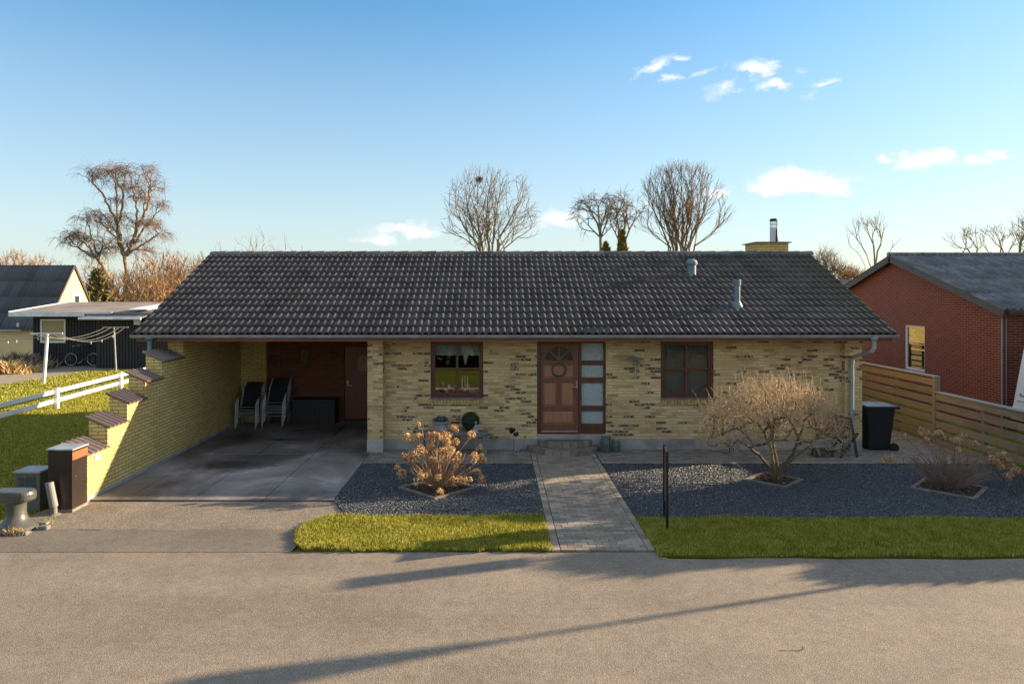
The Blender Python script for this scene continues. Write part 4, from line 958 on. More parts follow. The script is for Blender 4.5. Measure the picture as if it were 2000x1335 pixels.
# ================================================================ black shed and yellow house on the left
bs = thing('black_shed', 'black tarred timber shed with flat felt roof and white fascia', 'shed', (-20, 34, 0))
SX0, SX1 = -22.3, -14.2
mb = MB(); mb.box(SX0, -18.62, 34.0, 38, -.03, 2.40); mb.box(-18.62, SX1, 32.9, 38, -.03, 2.36)
x = SX0
mb2 = MB()
while x < SX1-.1:
    yf = 34.0 if x < -18.66 else 32.9; mb2.box(x, x+.10, yf-.024, yf-.001, .0, 2.36); x += .145
mb.build('wall', M['black_wood'], bs); mb2.build('cladding', M['black_wood'], bs)
mb = MB(); mb.prism([(-22.72, 32.95, 2.60), (-22.72, 37.6, 3.02), (-22.72, 37.6, 2.92), (-22.72, 32.95, 2.50)], (9.2, 0, 0)); sroof = mb.build('roof', M['felt'], bs)
mb = MB(); mb.box(-22.74, -19.2, 32.90, 32.947, 2.40, 2.62); mb.prism([(-22.76, 32.9, 2.64), (-22.76, 37.6, 3.06), (-22.76, 37.6, 2.90), (-22.76, 32.9, 2.40)], (.03, 0, 0))
mb.box(-19.2, -17.9, 32.90, 32.947, 2.52, 2.62); mb.build('fascia', M['white_dirty'], bs)
mb = MB(); mb.prism([(-19.0, 32.25, 2.33), (-19.0, 32.95, 2.44), (-19.0, 32.95, 2.48), (-19.0, 32.25, 2.37)], (2.8, 0, 0)); mb.build('canopy', M['eternit_w'], bs)
mb = MB(); mb.tube([(-19.05, 32.2, 2.33), (-16.2, 32.2, 2.33)], .06, 10); mb.build('gutter', M['white_dirty'], bs)
mb = MB(); mb.prism([(-17.2, 33.0, 2.70), (-16.3, 33.0, 2.70), (-15.2, 37.2, 3.02), (-16.8, 37.2, 3.02)], (0, 0, .05)); mb.build('skylight', M['white'], bs)
wz0, wz1, wxa, wxb = zz(669, 33.95), zz(623, 33.95), xx(79, 33.95), xx(128, 33.95); f = .075
mb = MB(); Y = 33.93
mb.box(wxa, wxb, Y, Y+.06, wz1-f, wz1); mb.box(wxa, wxb, Y, Y+.06, wz0, wz0+f); mb.box(wxa, wxa+f, Y, Y+.06, wz0+f, wz1-f); mb.box(wxb-f, wxb, Y, Y+.06, wz0+f, wz1-f); wf = mb.build('window', M['white'], bs)
mb = MB(); mb.box(wxa+f, wxb-f, Y+.02, Y+.03, wz0+f, wz1-f); mb.build('shutter_board', simple('olive_yellow_board', (.40, .34, .16), .6, .06, 2, 0, 0), wf)
mb = MB(); mb.lathe([(.07, 0), (.08, .1), (.05, .2)], (xx(36, 33.9), 33.9, zz(638, 33.9)), 10); tag(mb.build('shed_lamp', M['white_dirty'], bs))
mb = MB(); mb.box(xx(260, 32.7), xx(272, 32.7), 32.75, 32.88, zz(634, 32.8), zz(624, 32.8)); mb.build('vent_box', M['white_dirty'], bs)
t = thing('yellow_house', 'yellow rendered house with steep dark corrugated roof behind the shed', 'house', (-28, 40.1, 0))
YX, YR, YZ = -24.0, 40.1, 5.05; sl2 = 1.335; ye2, ze2 = 37.45, 5.05-1.335*2.65
yb = YR+(YZ-1.6)/sl2
mb = MB(); mb.prism([(YX, 37.75, -.03), (YX, yb-.3, -.03), (YX, yb-.3, 1.8), (YX, YR, YZ-.12), (YX, 37.75, 1.82)], (-16, 0, 0)); mb.build('wall', M['yellow_render'], t)
mb = MB(); mb.box(-40, YX+.01, 37.70, 37.75, -.03, .12); mb.build('plinth', M['white_dirty'], t)
a2 = math.atan(sl2)
for sgn, ye in ((1, ye2), (-1, 2*YR-ye2)):
    put('roof', roofmesh('roof', M['eternit'], -40.5, YX+.06, ye, ze2, a2, 2.65/math.cos(a2), sgn, per=.22, amp=.05, row=1.1, lip=.006, pp=6, kind='cos'), t, True)
mb = MB()
for sgn in (1, -1):
    d = Vector((0, sgn*math.cos(a2), math.sin(a2))); a = Vector((YX+.03, YR-sgn*2.65, ze2+.0)); up = Vector((0, -sgn*math.sin(a2), math.cos(a2))); Lr = 2.65/math.cos(a2)
    mb.prism([a+up*.07, a+d*Lr+up*.07, a+d*Lr-up*.06, a-up*.06], (.05, 0, 0))
mb.build('verge', M['dark_wood'], t)
wy = YX*F/(148.5-CX); mb = MB(); z0, z1 = zz(594, wy)-.2, zz(572, wy); mb.box(YX+.001, YX+.05, wy-.42, wy+.42, z0, z1); wf = mb.build('window', M['white'], t)
mb = MB(); mb.box(YX+.052, YX+.06, wy-.2, wy+.24, z0+.1, z1-.16); mb.build('pane', M['black_plastic'], wf)
mb = MB(); mb.box(-40, YX-1.2, 37.4, 37.5, ze2-.04, ze2+.04); mb.build('gutter', M['zinc'], t)
# far grey roof between the two houses
t = thing('distant_house', 'far grey roofed house seen between the bungalow and the red brick gable', 'house', (28, 52, 0))
mb = MB(); mb.box(22, 36, 50.5, 56, -.03, 2.4); mb.build('wall', M['brick_red'], t)
mb = MB(); mb.prism([(21.5, 50, 2.4), (21.5, 53.2, zz(546, 53.2)), (21.5, 56.4, 2.4)], (15, 0, 0)); mb.build('roof', M['eternit'], t)

# ================================================================ white rail fence on the lawn
t = thing('rail_fence', 'low white two rail fence crossing the lawn', 'fence', (-13.4, 21, 0))
def fxx(y): return -13.22-(y-19)*.066
mb = MB()
for z in (.50, .22):
    y_ = 8.5
    while y_ < 33: mb.obox((fxx(y_), y_, z), (fxx(min(y_+4.15, 33)), min(y_+4.15, 33)-.004, z), .032, .12); y_ += 4.15
mb.build('rails', M['white'], t)
for y_ in (9.1, 13.2, 17.3, 21.4, 25.6, 29.7):
    mb = MB(); x = fxx(y_)+.065; mb.box(x-.045, x+.045, y_-.05, y_+.05, -.03, .615); mb.build('post', M['white'], t, bevel=.004)

# ================================================================ clothesline
t = thing('clothesline', 'wire clothesline strung between two T shaped posts on the lawn', 'clothesline', (-17.3, 29, 0))
A1, A2 = Vector((-17.5, 27.3, -.03)), Vector((-17.0, 31.6, -.03))
p1 = Vector((-17.36, 27.3, zz(652, 27.3))); p2 = Vector((-17.10, 31.6, zz(640, 31.6)))
for a, b, r, mt, xa, xb in ((A1, p1, .06, 'white_dirty', 59, 118), (A2, p2, .035, 'fence_cap', 200, 247)):
    mb = MB(); mb.tube([a, b], r, 12); po = mb.build('post', M[mt], t)
    Y = b.y; mb = MB(); mb.obox((xx(xa, Y), Y, b.z+.02), (xx(xb, Y), Y+.15, b.z+.02), .05, .045); mb.build('crossbar', M['white_dirty' if Y < 30 else 'fence_cap'], po)
mb = MB(); pegs = []
def wire(a, b, sag, peg=()):
    a, b = Vector(a), Vector(b); pts = []
    for i in range(13):
        u = i/12; p = a.lerp(b, u); p.z -= sag*4*u*(1-u); pts.append(p)
    mb.tube(pts, .0055, 4, False)
    for u in peg:
        p = a.lerp(b, u); p.z -= sag*4*u*(1-u); pegs.append(p)
Y1, Y2 = 27.3, 31.6
for k, (u1, u2) in enumerate(((62, 204), (78, 216), (104, 232), (116, 243))):
    wire((xx(u1, Y1), Y1, p1.z), (xx(u2, Y2), Y2, p2.z), .30+.05*k, ((.45, .62, .8) if k > 2 else ()))
for k, u1 in enumerate((62, 78, 104, 116)):
    wire((xx(u1, Y1), Y1, p1.z), (xx(u1, Y1)-4.6-.2*k, 25.6+.4*k, 1.75), .22, ((.15, .3, .36, .5, .7) if k == 3 else ()))
mb.build('wires', M['fence_cap'], t); 
for p in pegs: (lambda m: (m.box(p.x-.012, p.x+.012, p.y-.008, p.y+.008, p.z-.09, p.z+.015), m)[1])(MB()).build('clothes_peg', M['white'], t)
for k in range(1):
    pass
t2 = thing('clothesline_pole', 'third clothesline pole out beside the yard', 'post', (-22.4, 25.9, 0))
mb = MB(); mb.tube([(-22.4, 25.9, -.03), (-22.4, 25.9, 1.8)], .04, 10); mb.obox((-23.1, 25.6, 1.76), (-21.7, 26.6, 1.76), .05, .045); mb.build('post', M['fence_cap'], t2)

# ================================================================ bicycle
t = thing('bicycle', 'dark bicycle with pale rims leaning on the black shed', 'bicycle', (-19.9, 33.6, 0))
Yb = 33.62; bx0, bx1 = xx(138.5, Yb), xx(181.5, Yb); wr = .33
for k, X in enumerate((bx0, bx1)):
    mb = MB(); mb.torus((X, Yb+.02*k, wr), wr-.02, .018, 'y', 28, 6); wh = mb.build('wheel', M['rubber'], t)
    mb = MB(); mb.torus((X, Yb+.02*k, wr), wr-.045, .012, 'y', 28, 6); mb.build('rim', M['alu'], wh)
    mb = MB()
    for i in range(12): a = i*math.pi/6; mb.tube([(X, Yb+.02*k, wr), (X+(wr-.045)*math.cos(a), Yb+.02*k, wr+(wr-.045)*math.sin(a))], .002, 3, False)
    mb.build('spokes', M['alu'], wh)
bb = Vector(((bx0+bx1)/2+.05, Yb, .30)); hd = Vector((bx0+.18, Yb, .82)); st_ = Vector((bx1-.28, Yb, .85))
mb = MB(); mb.tube([hd, bb], .016, 8); mb.tube([bb, st_], .015, 8); mb.tube([hd+Vector((.02, 0, -.06)), (st_+bb)/2], .014, 8); mb.tube([bb, (bx1, Yb, wr)], .011, 6); mb.tube([(st_+bb)/2, (bx1, Yb, wr)], .009, 6)
mb.tube([(bx0, Yb, wr), hd, hd+Vector((.03, 0, .12))], .014, 8); mb.build('frame', M['black_metal'], t)
mb = MB(); mb.tube([hd+Vector((.16, -.24, .16)), hd+Vector((.0, -.2, .15)), hd+Vector((.03, 0, .13)), hd+Vector((.0, .2, .15)), hd+Vector((.16, .24, .16))], .012, 6); mb.build('handlebar', M['alu'], t)
mb = MB(); mb.tube([st_+Vector((-.12, 0, .1)), st_+Vector((.0, 0, .12)), st_+Vector((.14, 0, .12))], [.02, .05, .07], 8); mb.build('saddle', M['rubber'], t)
mb = MB(); mb.tube([bb+Vector((-.12, -.06, -.12)), bb+Vector((0, -.06, 0)), bb+Vector((.0, .06, 0)), bb+Vector((.12, .06, .12))], .01, 6); mb.box(bb.x-.17, bb.x-.07, Yb-.16, Yb-.07, .165, .185); mb.build('pedals', M['alu'], t)

# ================================================================ estate sign seen edge-on
t = thing('sign_stand', 'black two legged sign panel seen edge on in the right grass strip', 'sign', (2.58, 10.6, 0))
a = (xx(1303, 10.37), 10.37); b = (xx(1297.3, 10.85), 10.85)
mb = MB(); mb.box(a[0]-.016, a[0]+.016, a[1]-.016, a[1]+.016, 0, 1.16); mb.box(b[0]-.016, b[0]+.016, b[1]-.016, b[1]+.016, 0, 1.16); mb.build('legs', M['black_metal'], t)
mb = MB(); mb.prism([(a[0]-.004, a[1]+.02, .33), (b[0]-.004, b[1]-.02, .33), (b[0]-.004, b[1]-.02, 1.15), (a[0]-.004, a[1]+.02, 1.15)], (.010, 0, 0)); mb.build('panel', M['copper'], t)

# ================================================================ things along the house front
t = thing('bench', 'low grey bench under the left window', 'bench', (-.85, 15.15, 0))
mb = MB(); mb.box(-1.62, -.13, 15.0, 15.36, .46, .515); mb.build('seat', M['bench'], t, bevel=.006)
for xa in (-1.55, -.20):
    mb = MB(); mb.box(xa-.05, xa+.05, 15.02, 15.34, .035, .459); mb.build('leg', M['bench'], t, bevel=.006)
t = thing('flower_pot', 'grey stoneware pot planted with blue green leaves on the bench', 'plant pot', (xx(861, 15.2), 15.2, .515))
mb = MB(); mb.lathe([(.12, 0), (.135, .02), (.15, .16), (.185, .19), (.19, .215), (.165, .22), (.15, .19)], (0, 0, 0), 20); mb.build('pot', M['clay'], t, world=False, smooth=False)
def leafball(mb, c, r, n, s, squash=1, mode='vol'):
    for i in range(n):
        d = Vector((random.gauss(0, 1), random.gauss(0, 1), random.gauss(0, 1))).normalized(); q = random.uniform(.75, 1.03) if mode == 'shell' else random.random()**.4
        p = Vector(c)+Vector((d.x*r*q, d.y*r*q, d.z*r*q*squash)); a = Vector((random.gauss(0, 1), random.gauss(0, 1), random.gauss(0, 1))).normalized(); b = d.cross(a).normalized()
        a = (a*.7+d*.3).normalized(); l = s*random.uniform(.6, 1.3)
        mb.add([p-b*l*.35, p+a*l*.6, p+b*l*.35, p-a*l*.4], [(0, 1, 2, 3)])
mb = MB(); leafball(mb, (0, 0, .24), .17, 260, .06, .55); mb.build('leaves', M['leaf_blue'], t, world=False)
t = thing('boxwood_ball', 'round dark clipped boxwood ball standing on the bench', 'topiary', (xx(919, 15.22), 15.22, .515))
mb = MB(); mb.lathe([(.08, 0), (.10, .05), (.11, .09)], (0, 0, 0), 16); mb.build('pot', M['dark_wood'], t, world=False)
mb = MB(); leafball(mb, (0, 0, .215), .20, 2600, .028, 1, 'shell'); mb.lathe([(.02, .03), (.13, .08), (.185, .2), (.15, .33), (.04, .40)], (0, 0, 0), 14); mb.build('foliage', M['box_leaf'], t, world=False)
t = thing('angel_figurine', 'grey stone angel figurine with spread wings on the bench', 'figurine', (xx(929, 15.08), 15.08, .515))
mb = MB(); mb.lathe([(.07, 0), (.065, .03), (.045, .10), (.030, .15), (.018, .17)], (0, 0, 0), 12); mb.lathe([(.0, .165), (.026, .18), (.030, .20), (.024, .225), (.0, .24)], (0, 0, 0), 12)
mb.build('body', M['clay'], t, world=False)
for s_ in (-1, 1):
    mb = MB(); mb.prism([(s_*.02, .01, .15), (s_*.07, .01, .17), (s_*.105, .01, .10), (s_*.085, .01, .05), (s_*.045, .01, .09)][::s_], (0, .015, 0)); mb.build('wing', M['clay'], t, world=False)
t = thing('metal_flower', 'dark metal rose ornament on a stem left of the step', 'ornament', (xx(1003, 15.3), 15.3, .034))
mb = MB(); mb.tube([(0, 0, 0), (.01, 0, .2), (0, 0, .38)], .007, 6); mb.build('stem', M['steel'], t, world=False)
mb = MB()
for k in range(5):
    c = (random.uniform(-.08, .08), random.uniform(-.03, .03), .42+random.uniform(-.04, .09)); leafball(mb, c, .055, 26, .06)
mb.build('blossom', M['rubber'], t, world=False)
t = thing('wire_ornament', 'silver wire butterfly ornament lying on the terrace left of the step', 'ornament', (xx(1012, 15.2), 15.15, .04))
mb = MB(); mb.torus((.07, 0, .055), .055, .006, 'y', 20, 5); mb.torus((-.06, 0, .045), .045, .006, 'y', 20, 5); mb.tube([(-.13, 0, 0), (0, -.02, .12), (.02, .01, .16)], .006, 5); mb.tube([(-.02, 0, .02), (.05, .02, .14), (.09, .01, .17)], .005, 5); mb.tube([(-.1, 0, .005), (.12, 0, .005)], .006, 5)
mb.build('wire_ornament_frame', M['steel'], t, world=False)
for px, s_, lb in ((1184, 1.15, 'taller green ribbed lantern right of the step'), (1203, .85, 'shorter green ribbed lantern furthest right of the step')):
    t = thing('lantern', lb, 'lantern', (xx(px, 15.35), 15.35, .034), group='green lanterns right of the step')
    mb = MB()
    for i in range(14):
        a = i*math.pi/7; mb.tube([(.10*s_*math.cos(a), .10*s_*math.sin(a), 0), (.115*s_*math.cos(a), .115*s_*math.sin(a), .18*s_), (.07*s_*math.cos(a), .07*s_*math.sin(a), .31*s_)], .010, 5)
    mb.build('ribs', M['green_glass'], t, world=False)
    mb = MB(); mb.lathe([(.085*s_, .01), (.10*s_, .17*s_), (.06*s_, .29*s_)], (0, 0, 0), 14); mb.build('bowl', M['green_glass'], t, world=False)
    mb = MB(); mb.lathe([(.075*s_, .305*s_), (.08*s_, .325*s_), (.03, .345*s_), (.012, .37*s_)], (0, 0, 0), 14); mb.build('lid', M['clay'], t, world=False)
# wall lamp and house number
t = thing('wall_lamp', 'stainless steel wall lamp with broad flat hat right of the door', 'lamp', (xx(1241, 15.5), 15.60, zz(716, 15.5)))
mb = MB(); mb.lathe([(.19, .17), (.20, .178), (.10, .205), (.03, .225), (.0, .228)], (0, -.12, 0), 24); mb.build('hat', M['zinc'], t, world=False)
mb = MB(); mb.lathe([(.045, .02), (.045, .168)], (0, -.12, 0), 14)
mb.build('glass_tube', M['glass'], t, world=False)
mb = MB(); mb.tube([(0, -.12, -.20), (0, -.12, .02)], .018, 10); mb.lathe([(.055, .0), (.055, .022)], (0, -.12, 0), 14); mb.lathe([(.05, .085), (.05, .095)], (0, -.12, 0), 14); mb.tube([(0, 0, -.05), (0, -.12, -.05)], .014, 8); mb.box(-.035, .035, -.012, 0, -.10, 0)
for a in (0, 2.1, 4.2): mb.tube([(.05*math.cos(a), -.12+.05*math.sin(a), .02), (.05*math.cos(a), -.12+.05*math.sin(a), .17)], .004, 4)
mb.build('bracket', M['steel'], t, world=False)
t = thing('house_number', 'small square copper house number plate left of the door', 'sign', (xx(1005, 15.6), 15.60, zz(715.5, 15.6)))
mb = MB(); mb.box(-.088, .088, -.018, 0, -.085, .085); mb.build('plate', M['copper'], t, world=False, bevel=.004)
mb = MB()
def digit(mb, x, segs):                              # raised seven-stroke numerals, worn and barely legible
    w_, h_ = .045, .055; P_ = {'a': ((0, h_*2), (w_, h_*2)), 'b': ((w_, h_*2), (w_, h_)), 'c': ((w_, h_), (w_, 0)), 'd': ((0, 0), (w_, 0)), 'e': ((0, h_), (0, 0)), 'f': ((0, h_*2), (0, h_)), 'g': ((0, h_), (w_, h_))}
    for s_ in segs: (xa, za), (xb, zb) = P_[s_]; mb.obox((x+xa, -.022, za-h_), (x+xb, -.022, zb-h_), .010, .014)
digit(mb, -.062, 'abged'); digit(mb, .017, 'abcd')
mb.build('numerals', M['copper_hi'], t, world=False)
# round pale stone slab on a thin stand and the old wooden chair by the pier
t = thing('round_stone_disc', 'mottled pale round disc on a thin metal stand behind the bare bush', 'ornament', (xx(1436, 15.2), 15.2, .034))
mb = MB(); mb.tube([(0, -.035, .50), (0, .03, .52)], .27, 28); mb.build('disc', M['grey_round'], t, world=False, bevel=.01)
mb = MB(); mb.tube([(-.12, .03, 0), (-.1, .02, .3)], .008, 5); mb.tube([(-.28, 0, .01), (-.12, .03, .0), (-.02, .05, .2)], .008, 5); mb.tube([(.02, .2, .0), (.0, .04, .3)], .008, 5); mb.build('stand', M['black_metal'], t, world=False)
t = thing('wooden_chair', 'dark weathered folding wooden chair beside the corner downpipe', 'chair', (xx(1640, 15.1), 15.0, .034))
w_ = .21
for s_ in (-1, 1):
    y_ = s_*w_; mb = MB(); mb.obox((.20, y_, 0), (.02, y_, .86), .028, .05); mb.build('leg', M['old_wood'], t, world=False)
    mb = MB(); mb.obox((-.20, y_*.88, 0), (.24, y_*.88, .50), .028, .045); mb.build('leg', M['old_wood'], t, world=False)
mb = MB()
for k in range(5): mb.box(-.28+k*.085, -.28+k*.085+.07, -w_, w_, .40+.004*k, .42+.004*k)
mb.build('seat', M['old_wood'], t, world=False)
mb = MB()
for k in range(3): mb.box(.02-.012*k+.02, .045-.012*k+.02, -w_, w_, .58+.10*k, .65+.10*k)
mb.build('backrest', M['old_wood'], t, world=False)
t.rotation_euler = (0, 0, R(14))
t = thing('wooden_footrest', 'low dark wooden footrest in front of the folding chair', 'footrest', (xx(1606, 14.95), 14.95, .034))
mb = MB(); mb.box(-.22, .22, -.15, .13, .12, .145); mb.build('seat', M['old_wood'], t, world=False)
for a in (-.17, .17):
    for b in (-.1, .1): mb = MB(); mb.box(a-.015, a+.015, b-.015, b+.015, 0, .12); mb.build('leg', M['old_wood'], t, world=False)

# ================================================================ in the carport
def garden_chair(label, loc, group, first=[None]):
    if first[0] is None:
        t = thing('garden_chair', label, 'chair', loc, 0, group); w_ = .26
        for s_ in (-1, 1):
            mb = MB(); mb.tube([(s_*w_, -.26, 0), (s_*w_, -.22, .64), (s_*w_, -.18, .66), (s_*w_, .22, .66)], .013, 8); mb.build('leg', M['alu'], t, world=False)
            mb = MB(); mb.tube([(s_*w_, .30, 0), (s_*w_, .10, .42), (s_*w_, .22, .66), (s_*(w_-.02), .34, .99)], .013, 8); mb.build('leg', M['alu'], t, world=False)
        mb = MB(); mb.box(-.235, .235, -.24, .16, .40, .415); mb.build('seat', M['textile'], t, world=False)
        mb = MB(); mb.prism([(-.235, .155, .45), (.235, .155, .45), (.22, .335, .99), (-.22, .335, .99)], (0, .012, 0)); mb.build('backrest', M['textile'], t, world=False)
        mb = MB(); mb.tube([(-w_, -.245, .30), (w_, -.245, .30)], .011, 6); mb.tube([(-w_, -.24, .41), (w_, -.24, .41)], .011, 6); mb.build('crossbar', M['alu'], t, world=False)
        first[0] = t; return t
    c = copy_tree(first[0]); c.location = loc; c['label'] = label; c['group'] = group; return c
GA = 'garden chairs stacked in the left carport pile'; GB = 'garden chairs stacked in the right carport pile'
x_ = xx(483, 18.1)
for k, lb in enumerate(('bottom chair of the left folded chair stack in the carport', 'second lowest chair of the left carport stack by the yellow wall', 'topmost chair of the left carport stack by the yellow wall')):
    garden_chair(lb, (x_+.015*k, 18.2+.05*k, 0.034+.06*k), GA)
x_ = xx(536, 18.3)
for k, lb in enumerate(('bottom chair of the right carport stack beside the storage box', 'second lowest chair of the right carport stack beside the storage box', 'third chair up in the right carport stack beside the storage box', 'topmost chair of the right carport stack beside the storage box')):
    garden_chair(lb, (x_+.012*k, 18.35+.05*k, 0.034+.07*k), GB)
t = thing('storage_box', 'dark resin cushion box standing against the carport rear wall', 'storage box', (xx(612, 18.5), 18.75, .034))
mb = MB(); mb.box(-.56, .56, -.24, .24, 0, .60)
for k in range(9): mb.box(-.52+k*.118, -.52+k*.118+.095, -.25, -.24, .04, .56)
mb.build('body', M['anthracite'], t, world=False, bevel=.006)
mb = MB(); mb.box(-.585, .585, -.265, .25, .603, .665); mb.build('lid', M['anthracite'], t, world=False, bevel=.012)
t = thing('wall_basket', 'pale wicker balloon shaped decoration hanging on the carport rear wall', 'decoration', (xx(595, 18.95), 18.93, zz(694, 18.95)))
mb = MB()
for i in range(12): a = i*math.pi/6; mb.tube([(.0, 0, -.19), (.06*math.cos(a), .06*math.sin(a), -.11), (.10*math.cos(a), .06*math.sin(a), .05), (.07*math.cos(a), .06*math.sin(a), .14), (0, 0, .17)], .004, 4)
for z, r in ((-.1, .06), (0, .092), (.08, .095)): mb.torus((0, 0, z), r, .004, 'z', 16, 4)
mb.tube([(0, 0, -.19), (0, 0, -.27)], .005, 5); mb.build('basket', M['fence_cap'], t, world=False)
t = thing('wall_ring', 'dark round wreath with a shiny centre on the carport rear wall', 'decoration', (xx(537, 18.95), 18.97, zz(706, 18.95)))
mb = MB(); mb.torus((0, 0, 0), .13, .025, 'y', 24, 8); mb.build('ring', M['twig_dark'], t, world=False)
mb = MB(); mb.lathe([(.0, -.02), (.018, -.01), (.018, .01), (0, .02)], (0, -.03, 0), 10); mb.build('knob', M['steel'], t, world=False)

# ================================================================ vegetation
class Tree:
    """branching skeleton grown towards scattered targets; radii from the number of tips carried"""
    def __init__(s, seed, cap=60000):
        s.r = np.random.default_rng(seed); s.P = np.zeros((cap, 3)); s.par = np.full(cap, -1); s.D = np.zeros((cap, 3)); s.n = 0; s.cap = cap
    def node(s, p, par):
        i = s.n; s.P[i] = p; s.par[i] = par
        if par >= 0:
            d = s.P[i]-s.P[par]; s.D[i] = d/(np.linalg.norm(d)+1e-9)
        else: s.D[i] = (0, 0, 1)
        s.n += 1; return i
    def line(s, pts, par=-1, step=.3, wob=.0):
        pts = [np.array(p, float) for p in pts]; i = par
        if par < 0: i = s.node(pts[0], -1)
        ids = [i]
        for a, b in zip(pts[:-1], pts[1:]):
            k = max(1, int(np.linalg.norm(b-a)/step))
            for j in range(1, k+1): i = s.node(a+(b-a)*j/k+s.r.normal(0, wob, 3)*(j < k), i); ids.append(i)
        return ids
    def grow(s, T, step=.3, up=.8, al=.5, curve=.4, wob=.02, sortkey=None, maxd=None, lo=0):
        key = np.linalg.norm(T-s.P[0], axis=1) if sortkey is None else sortkey
        for t in T[np.argsort(key*s.r.uniform(.85, 1.15, len(T)))]:
            v = t-s.P[lo:s.n]; d = np.linalg.norm(v, axis=1)+1e-6
            cost = d*(1+up*(1-v[:, 2]/d)+al*(1-(v*s.D[lo:s.n]).sum(1)/d)); i = int(np.argmin(cost))+lo; dd = d[i-lo]
            if dd < step*.4 or (maxd and dd > maxd): continue
            k = max(1, int(np.ceil(dd/step)))
            if s.n+k >= s.cap: break
            p0 = s.P[i].copy(); c = p0+s.D[i]*dd*curve; q = i
            for j in range(1, k+1):
                u = j/k; q = s.node((1-u)**2*p0+2*u*(1-u)*c+u*u*t+s.r.normal(0, wob, 3)*(j < k), q)
        return s
    def ramify(s, ids, lv, L, ang=38, up=.25, gap=1, frac0=.2, inside=None, droop=0, step=.35, wob=.07, lastdroop=0):
        m = len(ids); phase = s.r.uniform(0, 6.28); out = []
        for k, i in enumerate(ids):
            if k < m*frac0 or k % gap: continue
            phase += 2.4+s.r.normal(0, .5)
            if s.par[i] < 0: continue
            d = s.D[i]; a = np.array((1., 0, 0)) if abs(d[2]) > .7 else np.array((0, 0, 1.)); u = np.cross(d, a); u /= np.linalg.norm(u); v = np.cross(d, u)
            th = np.radians(ang+s.r.normal(0, 7)); b = d*np.cos(th)+(u*np.cos(phase)+v*np.sin(phase))*np.sin(th)
            l = L*s.r.uniform(.55, 1.2)*(1.12-.62*k/m); n_ = max(2, int(l/step)); q = i; br = [i]
            for j in range(n_):
                if s.n+2 >= s.cap: return out
                b = b+np.array((0, 0, up*step))-np.array((0, 0, droop*step*j))+s.r.normal(0, wob, 3); b /= np.linalg.norm(b); p = s.P[q]+b*l/n_
                if inside is not None and not inside(p): break
                q = s.node(p, q); br.append(q)
            if len(br) > 2: out.append(br)
            elif len(br) > 1: out.append(br)
        if lv > 1:
            for br in list(out): s.ramify(br, lv-1, L*.52, ang, up, 1, .15, inside, lastdroop if lv == 2 else droop, step*.72, wob*1.2, lastdroop)
        return out
    def tips(s):
        h = np.zeros(s.n, bool); h[s.par[1:s.n][s.par[1:s.n] >= 0]] = True; return np.where(~h)[0]
    def shoots(s, ids, m, L, dirv=(0, 0, 1), spread=.5, k=2, grav=0, keep=.5):
        for i in ids:
            for _ in range(m):
                if s.n+k >= s.cap: return s
                d = s.D[i]*keep+np.array(dirv)*(1-keep)+s.r.normal(0, spread, 3); d /= np.linalg.norm(d); l = L*s.r.uniform(.4, 1.2)/k; q = i
                for j in range(k):
                    d = d+np.array((0, 0, -grav)); d /= np.linalg.norm(d); q = s.node(s.P[q]+d*l, q)
        return s
    def emit(s, tip, expo=.48, rmax=9, thick=.02, trunk_mat=None, twig_mat=None, parent=None, thin_sides=3, tk_sides=7, world=False, xform=None):
        n = s.n; cnt = np.zeros(n); h = np.zeros(n, bool); pa = s.par[:n]; h[pa[pa >= 0]] = True; cnt[~h] = 1
        for i in range(n-1, 0, -1):
            if pa[i] >= 0: cnt[pa[i]] += cnt[i]
        rad = np.minimum(tip*np.maximum(cnt, 1)**expo, rmax); P = s.P[:n]
        idx = np.arange(n)[pa >= 0]
        for name, sel, sides, mt in (('trunk', rad[idx] >= thick, tk_sides, trunk_mat), ('crown', rad[idx] < thick, thin_sides, twig_mat)):
            c = idx[sel]
            if len(c) == 0: continue
            p = pa[c]; A, B = P[p], P[c]; ra = np.minimum(rad[p], rad[c]*1.35); rb = rad[c]; d = B-A; d /= (np.linalg.norm(d, axis=1)[:, None]+1e-9)
            ref = np.where(np.abs(d[:, 2:3]) > .9, np.array([[1, 0, 0]]), np.array([[0, 0, 1.]])); u = np.cross(d, ref); u /= np.linalg.norm(u, axis=1)[:, None]; v = np.cross(d, u)
            B2 = B+d*(rb*.35)[:, None]; a = np.arange(sides)*2*np.pi/sides; ca, sa = np.cos(a)[None, :, None], np.sin(a)[None, :, None]
            RA = A[:, None]+(u[:, None]*ca+v[:, None]*sa)*ra[:, None, None]; RB = B2[:, None]+(u[:, None]*ca+v[:, None]*sa)*rb[:, None, None]
            V = np.concatenate([RA, RB], 1).reshape(-1, 3); b = (np.arange(len(c))*2*sides)[:, None]; k = np.arange(sides)[None]
            Fq = np.stack([b+k, b+(k+1) % sides, b+sides+(k+1) % sides, b+sides+k], -1).reshape(-1, 4)
            me = npmesh(name, V, Fq, mt)
            put(name, me, parent)
        return s
def ell(r, n, c, R3, power=.6, zmin=None):
    d = r.normal(0, 1, (n, 3)); d /= np.linalg.norm(d, axis=1)[:, None]; q = r.uniform(0, 1, n)[:, None]**power; T = np.array(c)+d*q*np.array(R3)
    if zmin is not None: T = T[T[:, 2] > zmin]
    return T
def gx(px, Y): return (px-CX)/F*Y
def gz(py, Y): return H-(py-CY)/F*Y

